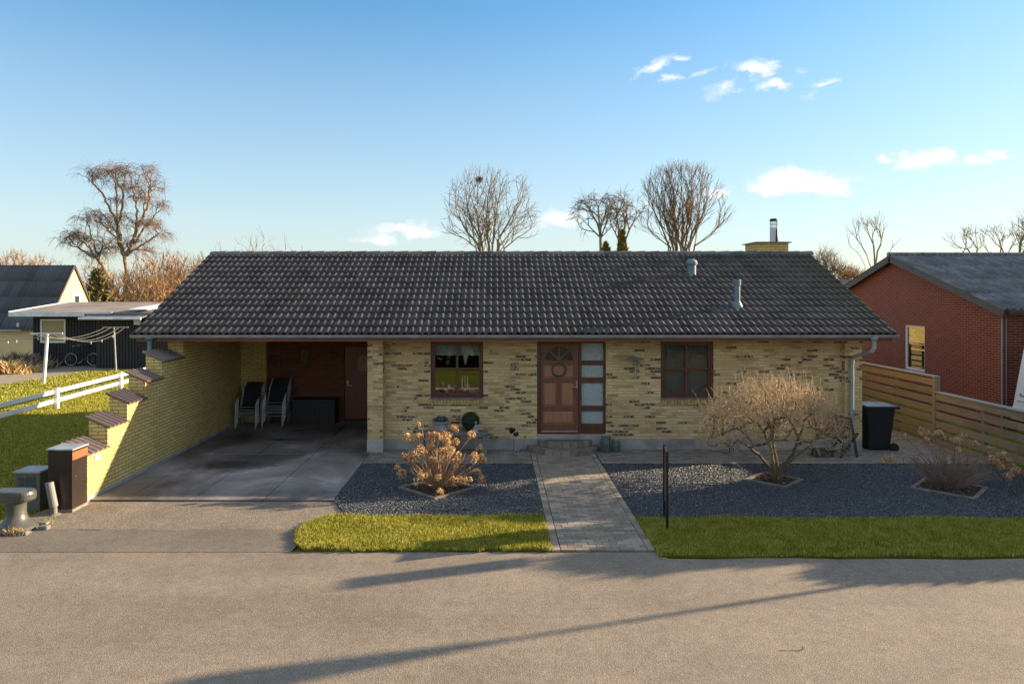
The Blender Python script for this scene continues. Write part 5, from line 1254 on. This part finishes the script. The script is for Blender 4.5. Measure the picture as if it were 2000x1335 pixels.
# --- tall weeping birch behind the shed
Y = 58.0; s_ = Y/F
def rel(px, py, bx): return ((px-bx)*s_, 0, gz(py, Y))
t = thing('birch_tree', 'tall leafless birch with two leaning stems and drooping reddish twigs behind the shed', 'tree', (gx(247, Y), Y, 0))
T = Tree(3); bx = 247
T.line([(-.1, 0, 0), rel(247, 560, bx), rel(246, 520, bx), rel(243, 500, bx)], wob=.04)
fork = T.n-1
def rl(pts, par, y0=0, dy=0): 
    P_ = [T.P[par]]+[np.array(rel(a_, b_, bx))+np.array((0, y0+dy*(k+1), 0)) for k, (a_, b_) in enumerate(pts)]; return T.line(P_, par, wob=.06)
a1 = rl([(236, 475), (231, 445)], fork)[-1]; a2 = rl([(256, 480), (266, 450)], fork)[-1]
rl([(215, 402), (198, 372), (178, 348), (166, 342)], a1, 0, -.2); rl([(226, 405), (220, 365), (212, 330)], a1, 0, .2); rl([(238, 405), (240, 365), (244, 326)], a1, 0, .1)
rl([(268, 405), (262, 365), (258, 335)], a2, 0, -.2); rl([(284, 410), (292, 372), (290, 336)], a2, 0, .15); rl([(276, 420), (276, 385), (272, 350)], a2, 0, .3)
rl([(285, 440), (305, 415), (322, 392)], fork, 0, .1); rl([(275, 480), (300, 465), (318, 452)], fork, 0, -.1); rl([(228, 465), (200, 440), (176, 428)], fork, 0, .1); rl([(232, 455), (210, 420), (190, 410)], fork, 0, -.3)
b0 = T.n; i0 = T.line([rel(235, 600, bx), rel(222, 560, bx), rel(195, 512, bx), rel(170, 480, bx), rel(148, 458, bx), rel(132, 462, bx)], -1, wob=.06); j0 = i0[int(len(i0)*.55)]; rl([(200, 480), (206, 452)], j0); rl([(178, 500), (150, 482), (134, 478)], j0); rl([(185, 480), (172, 450), (160, 440)], j0)
blobs = [(190, 332, 20, 10), (215, 335, 26, 12), (240, 330, 30, 14), (290, 335, 16, 14), (185, 345, 14, 8), (232, 392, 16, 7), (275, 385, 20, 10), (312, 400, 16, 10), (290, 430, 12, 12), (195, 420, 24, 10), (215, 440, 24, 12), (175, 428, 18, 9),
         (150, 455, 22, 12), (175, 465, 28, 14), (140, 470, 16, 14), (245, 430, 24, 16), (295, 440, 18, 12), (310, 455, 18, 9), (210, 480, 30, 14), (255, 475, 36, 20), (235, 360, 30, 12), (262, 365, 20, 16), (300, 365, 14, 14), (185, 495, 22, 14), (290, 490, 18, 14)]
TG = np.concatenate([ell(T.r, int(10+rx*ry*.022), rel(px, py, bx), (rx*s_, 1.3, ry*s_), .7) for px, py, rx, ry in blobs])
TG[:, 1] += T.r.normal(0, .9, len(TG))
TC = np.array([rel(px, py, bx) for px, py, rx, ry in blobs]); TC[:, 1] = T.r.normal(0, .9, len(TC)); T.grow(TC, .4, .6, .6, .3, .04)
T.grow(TG, .35, .9, .6, .25, .03, sortkey=T.r.uniform(.3, 1, len(TG)))
TF = np.concatenate([ell(T.r, int(16+rx*ry*.06), rel(px, py, bx), (rx*s_*1.1, 1.3, ry*s_*1.1), .7) for px, py, rx, ry in blobs]); T.grow(TF, .3, 1.0, .3, .3, .03, maxd=1.3)
T.shoots(T.tips(), 8, .9, (0, 0, -.6), .5, 3, .42, .75)
T.emit(.0066, .44, .15, .05, M['birch'], M['birch_twig'], t)

# --- multi-stemmed spreading tree with a nest, behind the ridge
def fan_tree(label, px, Y, stems, envelopes, n, seed, up, mat, twig, tip=.012, shoots=3, L=.9, keep=.8, spread=.18, base=0, al=.5, expo=.46, curve=.45, group=None, name='bare_tree', droop=0, thick=.05, depth=.8, sdir=(0, 0, 1), fine=2.2, ram=None):
    s_ = Y/F; t = thing(name, label, 'tree', (gx(px, Y), Y, 0), group=group); T = Tree(seed); LN = []
    for st in stems:
        LN.append(T.line([((x-px)*s_+0, T.r.normal(0, .25)*(k > 0), gz(y, Y) if y is not None else base) for k, (x, y) in enumerate(st)], -1, .5, .05))
    if ram:
        E = [((e[0]-px)*s_, gz(e[1], Y), e[2]*s_*1.05, e[3]*s_*1.05) for e in envelopes]; z0 = gz(492, Y)-.8; lv, RL, ra, ru, ld, gp = ram
        def ins(p): return p[2] > z0 and any(((p[0]-a)/c)**2+((p[2]-b)/d)**2+(p[1]/(c*1.1))**2*.6 < 1 for a, b, c, d in E)
        for ln in LN:
            k0 = next((k for k, i in enumerate(ln) if T.P[i][2] > z0+.2), 0); T.ramify(ln[k0:], lv, RL, ra, ru, gp, .05, ins, 0, .4, .05, ld)
        T.shoots(T.tips(), shoots, L, sdir, spread, 2, droop, keep); T.emit(tip, expo, .30, thick, M[mat], M[twig], t); return t, T
    tot = sum(e[2]*e[3] for e in envelopes)
    TG = np.concatenate([ell(T.r, max(5, int(n*e[2]*e[3]/tot)), ((e[0]-px)*s_, 0, gz(e[1], Y)), (e[2]*s_, e[2]*s_*depth, e[3]*s_), .55) for e in envelopes])
    o_ = T.r.permutation(len(TG)); k1 = max(6, int(len(TG)*.10))
    dd_ = np.linalg.norm(TG-TG.mean(0), axis=1); far_ = np.argsort(-dd_)[:len(TG)//2]; far_ = T.r.permutation(far_)[:k1]; rest = np.setdiff1d(o_, far_)
    T.grow(TG[far_], .5, up, al*1.4, .38, .03, sortkey=T.r.uniform(.5, 1, k1)); T.grow(TG[rest], .4, up, al, .25, .025, sortkey=T.r.uniform(.2, 1, len(rest)))
    if fine: 
        TF = np.concatenate([ell(T.r, max(5, int(n*fine*e[2]*e[3]/tot)), ((e[0]-px)*s_, 0, gz(e[1], Y)), (e[2]*s_*1.08, e[2]*s_*depth, e[3]*s_*1.08), .5) for e in envelopes])
        T.grow(TF, .3, up*1.2, al*.8, .2, .02, maxd=1.6, sortkey=T.r.uniform(.2, 1, len(TF)))
    T.shoots(T.tips(), shoots, L, sdir, spread, 2, droop, keep)
    T.emit(tip, expo, .38, thick, M[mat], M[twig], t); return t, T
tn, TT = fan_tree('leafless spreading tree with a dark nest near its top behind the roof', 955, 52,
         [[(948, None), (942, 480), (934, 430), (932, 385), (936, 342)], [(944, None), (938, 470), (918, 420), (905, 370)], [(955, None), (955, 480), (950, 430), (955, 375), (962, 345)], [(956, None), (962, 480), (968, 430), (975, 385), (990, 350)], [(962, None), (972, 470), (996, 430), (1012, 395), (1022, 355)], [(948, None), (930, 485), (905, 465), (880, 445)], [(962, None), (985, 485), (1012, 462), (1046, 440)], [(958, None), (975, 480), (1000, 450), (1030, 425)], [(946, None), (935, 480), (905, 440), (885, 405)]],
         [(958, 415, 82, 72), (940, 370, 50, 35), (1000, 380, 30, 40), (890, 452, 26, 26), (1020, 440, 32, 32), (900, 400, 30, 40)], 420, 21, .8, 'bark_a', 'bark_a', .0085, 2, .6, .8, ram=(3, 2.3, 36, .30, 0, 1), spread=.22)
mb = MB(); r_ = random.Random(4)
for i in range(160):
    c = Vector((gx(935, 52)-gx(955, 52), 0, gz(351, 52))); d = Vector((r_.gauss(0, 1), r_.gauss(0, 1), r_.gauss(0, .7))).normalized()*r_.uniform(.05, .24); e = Vector((r_.gauss(0, 1), r_.gauss(0, 1), r_.gauss(0, .5))).normalized()*.16
    mb.tube([c+d-e, c+d+e], .012, 3, False)
o = mb.build('nest', M['twig_dark'], None); o.location = (gx(955, 52), 52, 0); tag(o, 'dark twig nest in the top of the spreading bare tree', 'nest')
# --- pair of fine drooping birches
fan_tree('small leafless birch with drooping outer twigs left of the golden conifer', 1172, 50,
         [[(1175, None), (1174, 480), (1172, 440), (1168, 405), (1160, 378)], [(1175, None), (1173, 465), (1150, 440), (1132, 425), (1122, 415)], [(1175, None), (1174, 465), (1185, 430), (1190, 390)], [(1175, None), (1172, 450), (1152, 410), (1140, 385)]],
         [(1165, 400, 32, 24), (1140, 420, 24, 26), (1185, 420, 26, 34), (1135, 450, 18, 16)], 240, 31, .8, 'bark_a', 'birch_twig', .0075, 7, .7, .6, ram=(3, 1.9, 38, .1, .7, 1), spread=.4, name='birch_tree', droop=.28, sdir=(0, 0, -.5))
fan_tree('small leafless birch just right of the golden conifer', 1215, 51,
         [[(1212, None), (1210, 480), (1208, 440), (1205, 410), (1208, 380)], [(1214, None), (1220, 470), (1235, 435), (1245, 400)], [(1212, None), (1208, 470), (1195, 440), (1190, 405)], [(1213, None), (1216, 460), (1222, 420), (1226, 385)]],
         [(1212, 400, 30, 22), (1235, 412, 24, 32), (1205, 435, 24, 24)], 220, 32, .8, 'bark_a', 'birch_twig', .0075, 6, .65, .6, ram=(3, 1.8, 38, .1, .6, 1), spread=.4, name='birch_tree', droop=.25, sdir=(0, 0, -.5))
# --- broad vase shaped tree
st = [[(1330+o_*.6, None), (1330+o_*1.0, 485), (1330+o_*2.0+r, 440), (1330+o_*2.9+r, 390), (1330+o_*3.1+r, 345)] for o_, r in ((-20, 0), (-15, 2), (-11, -3), (-7, 3), (-3, -3), (0, 2), (4, 3), (8, -2), (12, 2), (17, 0))]+[[(1330+o_, None), (1330+o_*1.6, 480), (1330+o_*3.6, 455), (1330+o_*5.2, 425)] for o_ in (-15, 17)]
fan_tree('broad vase shaped leafless tree with dense upright twigs behind the roof', 1333, 50, st,
         [(1332, 400, 76, 66), (1325, 370, 62, 34), (1340, 440, 84, 42), (1290, 380, 30, 34), (1375, 385, 30, 34)], 620, 41, 1.2, 'bark_b', 'bark_b', .0075, 3, .8, .75, ram=(3, 1.9, 26, .5, 0, 1), spread=.18, expo=.44)
# --- right-hand background trees
fan_tree('leafless upright tree left of the red brick gable roof', 1705, 50, [[(1702, None), (1702, 530), (1692, 495), (1682, 460)], [(1706, None), (1708, 530), (1715, 490), (1728, 450)], [(1704, None), (1704, 520), (1704, 480), (1706, 448)], [(1702, None), (1690, 520), (1672, 490)], [(1704, None), (1722, 515), (1742, 485)]], [(1702, 490, 44, 50)], 130, 51, 1.2, 'bark_a', 'bark_a', .013, 3, 1.0, .7, ram=(3, 2.6, 26, .5, 0, 1), spread=.22)
fan_tree('small bare tree at the right end of the tiled ridge', 1620, 60, [[(1618, None), (1616, 530), (1612, 510)]], [(1612, 512, 24, 22), (1635, 525, 20, 16)], 140, 52, .7, 'thicket_g', 'thicket_g', .010, 3, .7, .6, .4)
fan_tree('short tan bare bush beside the bare tree past the roof end', 1658, 62, [[(1655, None), (1655, 545)]], [(1655, 538, 26, 12)], 120, 53, .7, 'thicket', 'thicket', .012, 4, .6, .6, .5, name='bare_shrub')
fan_tree('rounded leafless tree behind the ridge of the red brick house', 1900, 60, [[(1900, None), (1898, 500), (1885, 468)], [(1902, None), (1902, 500), (1904, 455)], [(1900, None), (1890, 505), (1868, 482)], [(1903, None), (1910, 500), (1922, 470)]], [(1893, 475, 36, 26)], 260, 54, .4, 'bark_a', 'thicket_g', .010, 3, .6, .6, .4, ram=(3, 2.0, 38, .3, 0, 1))
fan_tree('second rounded leafless tree further right behind the red brick house', 1955, 60, [[(1952, None), (1950, 500), (1940, 462)], [(1954, None), (1955, 500), (1958, 450)], [(1954, None), (1965, 500), (1980, 465)], [(1952, None), (1940, 505), (1926, 480)]], [(1954, 472, 34, 26)], 240, 55, .4, 'bark_a', 'thicket_g', .010, 3, .6, .6, .4, ram=(3, 2.0, 38, .3, 0, 1))
fan_tree('tall slender bare tree at the right edge of the picture', 1998, 55, [[(1998, None), (1994, 480), (1988, 450)]], [(2010, 460, 24, 40)], 60, 56, 1.4, 'bark_a', 'bark_a', .012, 2, 1.0, .8, .2)
# --- brown thickets behind the shed and the roof
def thicket(label, px, ptop, wpx, Y, n, seed, mat='thicket', tip=.012, fluff=6, group='brown bare shrubs behind the shed', L=1.0, name='bare_shrub'):
    s_ = Y/F; t = thing(name, label, 'shrub', (gx(px, Y), Y, 0), group=group); T = Tree(seed); W = wpx*s_; ht = gz(ptop, Y)
    for k in range(9):
        a = T.r.uniform(-.8, .8); T.line([(a*W*.5, T.r.normal(0, .5), 0), (a*W*.8, T.r.normal(0, .8), ht*.35), (a*W*1.0, T.r.normal(0, 1), ht*.62)], -1, .5, .08)
    TG = ell(T.r, n, (0, 0, ht*.56), (W, 2.0, ht*.44), .5, .5); T.grow(TG, .45, 1.0, .5, .4, .04)
    T.shoots(T.tips(), fluff, L, (0, 0, 1), .38, 2, 0, .5); T.emit(tip, .42, .15, .05, M[mat], M[mat], t); return t
for i, a in enumerate(((285, 505, 34, 57, 340, 'thicket'), (325, 492, 30, 60, 340, 'thicket'), (358, 498, 32, 55, 330, 'thicket'), (395, 500, 24, 59, 240, 'thicket_g'), (232, 535, 36, 53, 320, 'thicket'), (190, 500, 28, 66, 160, 'thicket_g'), (300, 545, 46, 48, 320, 'thicket'), (375, 540, 36, 50, 280, 'thicket'))):
    thicket(['tan bare shrub right of the birch trunk', 'tallest orange brown shrub between birch and tiled roof', 'orange brown shrub nearest the roof verge', 'grey thin shrub touching the roof ridge end', 'low brown shrub at the birch foot', 'sparse grey shrub left of the birch', 'low tan shrub behind the black shed roof', 'low tan shrub against the lower roof verge'][i], a[0], a[1], a[2], a[3], a[4], 60+i, a[5], .0125, 6, L=.8)
for i, a in enumerate(((30, 490, 34, 72, 360, 'thicket'), (78, 500, 30, 70, 280, 'thicket'), (5, 500, 26, 68, 220, 'thicket'), (118, 515, 26, 66, 140, 'thicket_g'))):
    thicket(['reddish bare thicket above the middle of the dark corrugated roof', 'reddish bare thicket nearer the gable of the yellow house', 'reddish bare thicket at the left edge of the picture', 'grey bare shrub over the yellow gable peak'][i], a[0], a[1], a[2], a[3], a[4], 80+i, a[5], .014, 6, 'bare thickets behind the yellow house', .9)
for i, (px, top, w_) in enumerate(((440, 478, 26), (480, 466, 24), (510, 448, 20), (545, 466, 20), (590, 482, 22))):
    thicket(['sparse twigs above the left end of the ridge', 'sparse twigs second from the left above the ridge', 'tallest sparse twigs above the left part of the ridge', 'sparse twigs right of the tallest above the ridge', 'sparse low twigs rightmost above the ridge'][i], px, top, w_, 56, 60, 90+i, 'thicket_g', .010, 3, 'sparse twig tops above the left ridge', 1.0)
# --- evergreens
def evergreen(label, px, ptop, wpx, Y, mat, seed, n=5200, base=0, conical=.5, leaf=.20, name='conifer', x=None, top=None, W=None, cat='tree', group=None):
    r = np.random.default_rng(seed); s_ = Y/F; ht = top or gz(ptop, Y); W = W or wpx*s_; t = thing(name, label, cat, (x if x is not None else gx(px, Y), Y, 0), group=group)
    z = base+(ht-base)*r.uniform(0, 1, n)**.8; f = (z-base)/(ht-base); prof = np.where(f < .3, .75+f*.8, 1)*(1-f**(1+conical*.0+1.2)*1.0)**(.5+conical)
    a = r.uniform(0, 6.283, n); lump = 1+.22*np.sin(a*3+z*1.7+seed)+.15*np.sin(a*7-z*3.1); q = r.uniform(.25, 1, n)**.45*W*prof*lump
    Pn = np.stack([np.cos(a)*q, np.sin(a)*q, z], -1); d = r.normal(0, 1, (n, 3)); d[:, 2] = np.abs(d[:, 2])+.5; d /= np.linalg.norm(d, axis=1)[:, None]; e = np.cross(d, r.normal(0, 1, (n, 3))); e /= np.linalg.norm(e, axis=1)[:, None]
    l = leaf*r.uniform(.5, 1.4, n)[:, None]; V = np.stack([Pn-e*l*.25, Pn+d*l, Pn+e*l*.25, Pn-d*l*.3], 1).reshape(-1, 3); i = np.arange(n)*4
    put('crown', npmesh('crown', V, np.stack([i, i+1, i+2, i+3], -1), M[mat]), t)
    mb = MB(); mb.tube([(0, 0, -.03), (0, 0, ht*.8)], [.05+W*.06, .02], 8); mb.build('trunk', M['twig_dark'], t, world=False); return t
evergreen('olive green conifer standing right of the yellow gable', 192, 530, 27, 50, 'conifer', 1, 4200, leaf=.34, conical=.15)
evergreen('golden green conifer poking above the ridge between the two birches', 1216, 452, 30, 44, 'conifer_gold', 2, 7000, leaf=.22, conical=.6)
evergreen('low golden conifer top just left of the taller one above the ridge', 1183, 476, 44, 44, 'conifer_gold', 5, 7000, leaf=.2, conical=.4)

# --- flowering bush without leaves in the right gravel bed
t = thing('bare_bush', 'umbrella shaped leafless bush with pale tan twigs in the right gravel bed', 'bush', (5.23, 13.05, 0)); T = Tree(77, 120000)
def q(px, py, dy=0): return (gx(px, 13.05)-5.23, dy, gz(py, 13.05))
T.line([(-.04, 0, -.02), q(1505, 915), q(1480, 885, -.1), q(1440, 858, -.2)], -1, .08, .008)
T.line([(0, 0, -.02), q(1512, 915), q(1512, 885, .1), q(1500, 850, .15), q(1488, 830, .2)], -1, .08, .006)
T.line([(.04, .04, -.02), q(1524, 915, .1), q(1522, 870, .3), q(1530, 840, .4)], -1, .08, .006)
T.line([(.06, 0, -.02), q(1530, 910), q(1560, 880, -.1), q(1592, 852, -.15)], -1, .08, .008)
T.line([(.02, -.03, -.02), q(1520, 910, -.1), q(1535, 880, -.3), q(1540, 850, -.4)], -1, .08, .006)
def env(n, lo_, hi_):
    out = []
    while len(out) < n:
        x, y = T.r.uniform(-1.38, 1.28), T.r.uniform(-1.0, 1.0); r2 = (x/1.40)**2+(y/1.05)**2
        if r2 > 1: continue
        top = .93+.98*(1-r2)**.5-.06*abs(x); bot = .66+.30*(1-r2)*.9+.05*x; z = bot+(top-bot)*(lo_+(hi_-lo_)*T.r.uniform(0, 1)**.75)
        out.append((x-.06, y, z))
    return np.array(out)
T.grow(env(200, .0, .75), .10, .25, .4, .3, .012); T.grow(env(4300, .03, 1.0), .075, .1, .15, .25, .008, maxd=.6)
tp = T.tips(); T.shoots(tp, 1, .15, (0, 0, .3), .7, 2, 0, .5)
hi = [i for i in tp if T.P[i][2] > 1.15]; T.shoots(T.r.permutation(hi)[:480], 1, .34, (0, 0, 1), .36, 2, 0, .3)
T.emit(.0030, .40, .026, .011, M['bush_trunk'], M['tan_twig'], t)

# --- two hydrangeas with dried heads
def hydrangea(label, loc, heads, seed, pm, sm, nst, RX):
    t = thing('hydrangea', label, 'shrub', loc); T = Tree(seed, 30000); r = random.Random(seed)
    T.node((0, 0, -.02), -1)
    base = []
    for k in range(nst):
        a = r.uniform(0, 6.28); q_ = r.random()**.6; ex, ey = RX*q_*math.cos(a), .62*q_*math.sin(a); hz = r.uniform(.35, .78)*(1.08-.4*q_)
        T.line([(ex*.16, ey*.16, 0), (ex*.55+r.gauss(0, .02), ey*.55, hz*.55), (ex*.95, ey*.95, hz)], -1, .12, .012)
    for (hx, hy, hz, hr) in heads:
        T.line([(hx*.14, hy*.14, 0), (hx*.5+r.gauss(0, .03), hy*.5, hz*.58), (hx, hy, hz)], -1, .12, .012)
    T.shoots(T.tips(), 1, .1, (0, 0, 1), .6, 2, 0, .5)
    T.emit(.0050, .5, .013, .5, M[sm], M[sm], t, thin_sides=4)
    for (hx, hy, hz, hr) in heads:
        mb = MB(); n = int(90+1100*hr); sub = [Vector((r.gauss(0, .42), r.gauss(0, .42), r.gauss(0, .34)))*hr for _ in range(7)]
        for i in range(n):
            d = Vector((r.gauss(0, 1), r.gauss(0, 1), r.gauss(0, 1))).normalized(); p = Vector((hx, hy, hz))+sub[i % 7]+d*hr*.58*r.uniform(.75, 1.1)
            a = d.cross(Vector((r.gauss(0, 1), r.gauss(0, 1), r.gauss(0, 1)))).normalized(); b = d.cross(a); l = .017*r.uniform(.7, 1.35); up = d*l*.5
            mb.add([p-a*l+up, p-b*l*.8-up*.3, p+a*l+up, p+b*l*.8-up*.3], [(0, 1, 2, 3)], r.random())
        mb.build('flower_head', M[pm], t, world=False)
    return t
Y = 12.5
def hd_(px, py, dy, pr): return (gx(px, Y)+.985, dy, gz(py, Y), pr/F*Y)
H1 = [(794, 856, .1, 8), (816, 857, .1, 8), (838, 856, .2, 9), (822, 878, -.3, 12), (855, 853, .1, 9), (870, 851, .2, 10), (885, 843, .3, 7), (872, 862, 0, 8), (867, 878, -.2, 9), (882, 876, -.25, 10), (888, 864, .1, 7), (920, 856, .3, 9), (843, 876, .1, 7), (788, 893, .1, 8), (803, 888, -.1, 8),
      (776, 911, 0, 7), (786, 922, -.1, 8), (800, 908, .2, 8), (828, 914, -.45, 9), (858, 920, -.4, 7), (892, 899, -.1, 9), (922, 891, 0, 10), (942, 898, .1, 9), (937, 880, .3, 6), (896, 926, -.35, 8), (912, 928, -.3, 8), (930, 917, -.1, 7), (941, 932, -.1, 8), (863, 941, -.55, 5), (814, 835, .3, 4), (846, 896, 0, 7)]
hydrangea('large dried hydrangea with glowing golden brown flower heads in the left gravel bed', (-.985, Y, 0), [hd_(*h) for h in H1], 5, 'petal', 'hyd_stem', 95, .62)
def hd2(px, py, dy, pr): return (gx(px, 12.5)-8.1, dy, gz(py, 12.5), pr/F*12.5)
H2 = [(1738, 899, .1, 10), (1807, 845, .1, 8), (1810, 857, 0, 6), (1838, 848, .1, 7), (1846, 856, .1, 7), (1786, 859, .3, 6), (1872, 862, 0, 9), (1868, 875, -.1, 5), (1901, 857, .3, 6), (1916, 870, .2, 7), (1932, 895, -.1, 9), (1958, 888, 0, 9), (1943, 905, -.1, 8), (1968, 902, 0, 8), (1955, 923, -.2, 8), (1972, 916, -.1, 8), (1950, 884, .2, 8), (1976, 890, .2, 7)]
hydrangea('sprawling dull brown dried hydrangea at the right by the slatted fence', (8.1, 12.5, 0), [hd2(*h) for h in H2], 6, 'petal2', 'hyd_stem2', 150, .80)
# planting squares with soil and edging
def bed(label, cx, cy, r, rot):
    t = thing('planting_square', label, 'bed edging', (cx, cy, 0), rot); mb = MB()
    for (a, b, c, d) in ((-r, r, -r-.07, -r), (-r, r, r, r+.07), (-r-.07, -r, -r-.07, r+.07), (r, r+.07, -r-.07, r+.07)): mb.box(a, b, c, d, 0, .055)
    mb.build('edging', M['edge_stone'], t, world=False, bevel=.006)
    g = 14; V = []
    for i in range(g+1):
        for j in range(g+1): V.append((-r+2*r*i/g, -r+2*r*j/g, .03+random.uniform(-.012, .02)+.03*math.exp(-((i-7)**2+(j-7)**2)/14)))
    mb = MB(); mb.add(V, [(i*(g+1)+j, (i+1)*(g+1)+j, (i+1)*(g+1)+j+1, i*(g+1)+j+1) for i in range(g) for j in range(g)]); mb.build('soil', M['soil'], t, world=False)
    mb = MB()
    for i in range(150):
        x, y = random.uniform(-r, r), random.uniform(-r, r); a = random.uniform(0, 6.28); l = random.uniform(.015, .035); c_, s_ = math.cos(a)*l, math.sin(a)*l; z = .055+random.uniform(0, .02)
        mb.add([(x-c_, y-s_, z), (x+s_*.5, y-c_*.5, z+.006), (x+c_, y+s_, z+.01), (x-s_*.5, y+c_*.5, z+.004)], [(0, 1, 2, 3)])
    mb.build('leaf_litter', M['dead_leaf'], t, world=False)
bed('diamond shaped planting square under the large golden hydrangea', -1.0, 12.52, .43, R(45)); bed('planting square of soil under the umbrella shaped bare bush', 5.2, 13.05, .32, R(45)); bed('planting square under the sprawling hydrangea by the fence', 8.1, 12.5, .43, R(45))
# --- dry ornamental tufts in front of the yellow house
for i, (px, Y, w_, h_, m_, lb) in enumerate(((14, 31.0, .75, .42, 'hay', 'sunlit straw coloured grass clump at the left edge by the yard'), (52, 31.3, .45, .28, 'hay', 'smaller straw coloured grass clump right of the bright one'), (35, 33.2, .9, .50, 'thicket_g', 'dull grey grass clump before the black shed'), (72, 32.8, .6, .36, 'thicket_g', 'low dull grass clump nearest the clothesline post'))):
    n = 900; x = gx(px, Y)+rng.normal(0, w_*.5, n); y = Y+rng.normal(0, .3, n)
    o = blades('grass_clump', None, 0, h_, -.03, lb, .022, 1.1, m_, (x, y)); del o['kind']; o['category'] = 'grass clump'; o['group'] = 'dry grass clumps by the shed'

# ================================================================ across the road and off to the right: what the low sun and the window panes see
sheet('far_verge', [(-60, -1.5), (60, -1.5), (60, 4.9), (-60, 4.9)], .012, M['lawn'])
mb = MB(); mb.prism([(-60, -16, -.03), (-60, -1.5, -.03), (-60, -5, .4), (-60, -16, 1.2)], (120, 0, 0)); tag(mb.build('grass_bank', M['lawn']), kind='structure')
rr = random.Random(9)
for i in range(13):
    evergreen('dense dark shrub in the row on the grass bank across the road', 0, 0, 0, -1.6+rr.uniform(-.3, .3), 'hedge_leaf', 200+i, 1500, conical=.2, leaf=.5, name='bank_shrub', x=-20+i*3.2+rr.uniform(-.5, .5), top=rr.uniform(1.5, 2.1), W=rr.uniform(1.6, 2.0), cat='shrub', group='shrubs on the bank across the road')
th0 = next(o for o in C.objects if o.get('label') == 'orange brown shrub nearest the roof verge')
for i in range(9):
    c = copy_tree(th0); c.location = (-19+i*4.6+rr.uniform(-.8, .8), -7.5+rr.uniform(-1, 1), 0); c.scale = (1.1, 1.0, rr.uniform(.55, .72)); c.rotation_euler = (0, 0, rr.uniform(0, 6))
    c['label'] = 'brown bare shrub in the row behind the dark shrubs across the road'; c['group'] = 'bare shrubs across the road'
def offtree(label, x, y, top, W, seed, n=5000, leaf=.24, con=.02):
    return evergreen(label, 0, 0, 0, y, 'hedge_leaf', seed, n, conical=con, leaf=leaf, name='garden_conifer', x=x, top=top, W=W)
offtree('dense rounded conifer in the neighbouring front garden', 14.3, 13.25, 3.9, 1.15, 301, 9000)
offtree('lower broad conifer beside the neighbouring drive', 11.3, 12.2, 2.6, 1.0, 302, 7000)
offtree('dense conifer standing just before the camper', 12.35, 14.55, 3.5, .72, 306, 9000)
offtree('dense rounded conifer behind the one nearest the slatted fence', 14.1, 14.15, 3.95, .82, 307, 9000)
offtree('low clipped conifer at the roadside corner of the neighbouring garden', 11.6, 11.05, 2.1, .85, 303, 7000)
offtree('low clipped conifer nearest the road on the right', 13.4, 11.0, 1.9, .9, 304, 7000)
offtree('low clipped conifer further along the road on the right', 15.4, 11.2, 2.0, .95, 305, 7000)
t = thing('street_lamp', 'slim street lamp post with a downward lantern on the right roadside', 'street lamp', (13.0, 11.15, 0))
mb = MB(); mb.tube([(0, 0, 0), (0, 0, 4.15)], [.055, .035], 12); mb.build('pole', M['zinc'], t, world=False)
mb = MB(); mb.lathe([(.05, 3.9), (.10, 4.1), (.19, 4.45), (.23, 4.7), (.12, 4.85), (.02, 4.9)], (0, 0, 0), 20); mb.build('lantern', M['zinc'], t, world=False)
t = thing('road_sign', 'narrow upright sign board on a post on the right roadside', 'sign', (5.4, 10.95, 0))
t.location = (9.3, 11.95, 0)
mb = MB(); mb.tube([(0, 0, 0), (0, 0, 2.70)], .03, 10); mb.build('post', M['zinc'], t, world=False)
mb = MB(); mb.box(-.02, .02, -.16, .16, 2.65, 3.35); mb.build('board', M['white'], t, world=False)
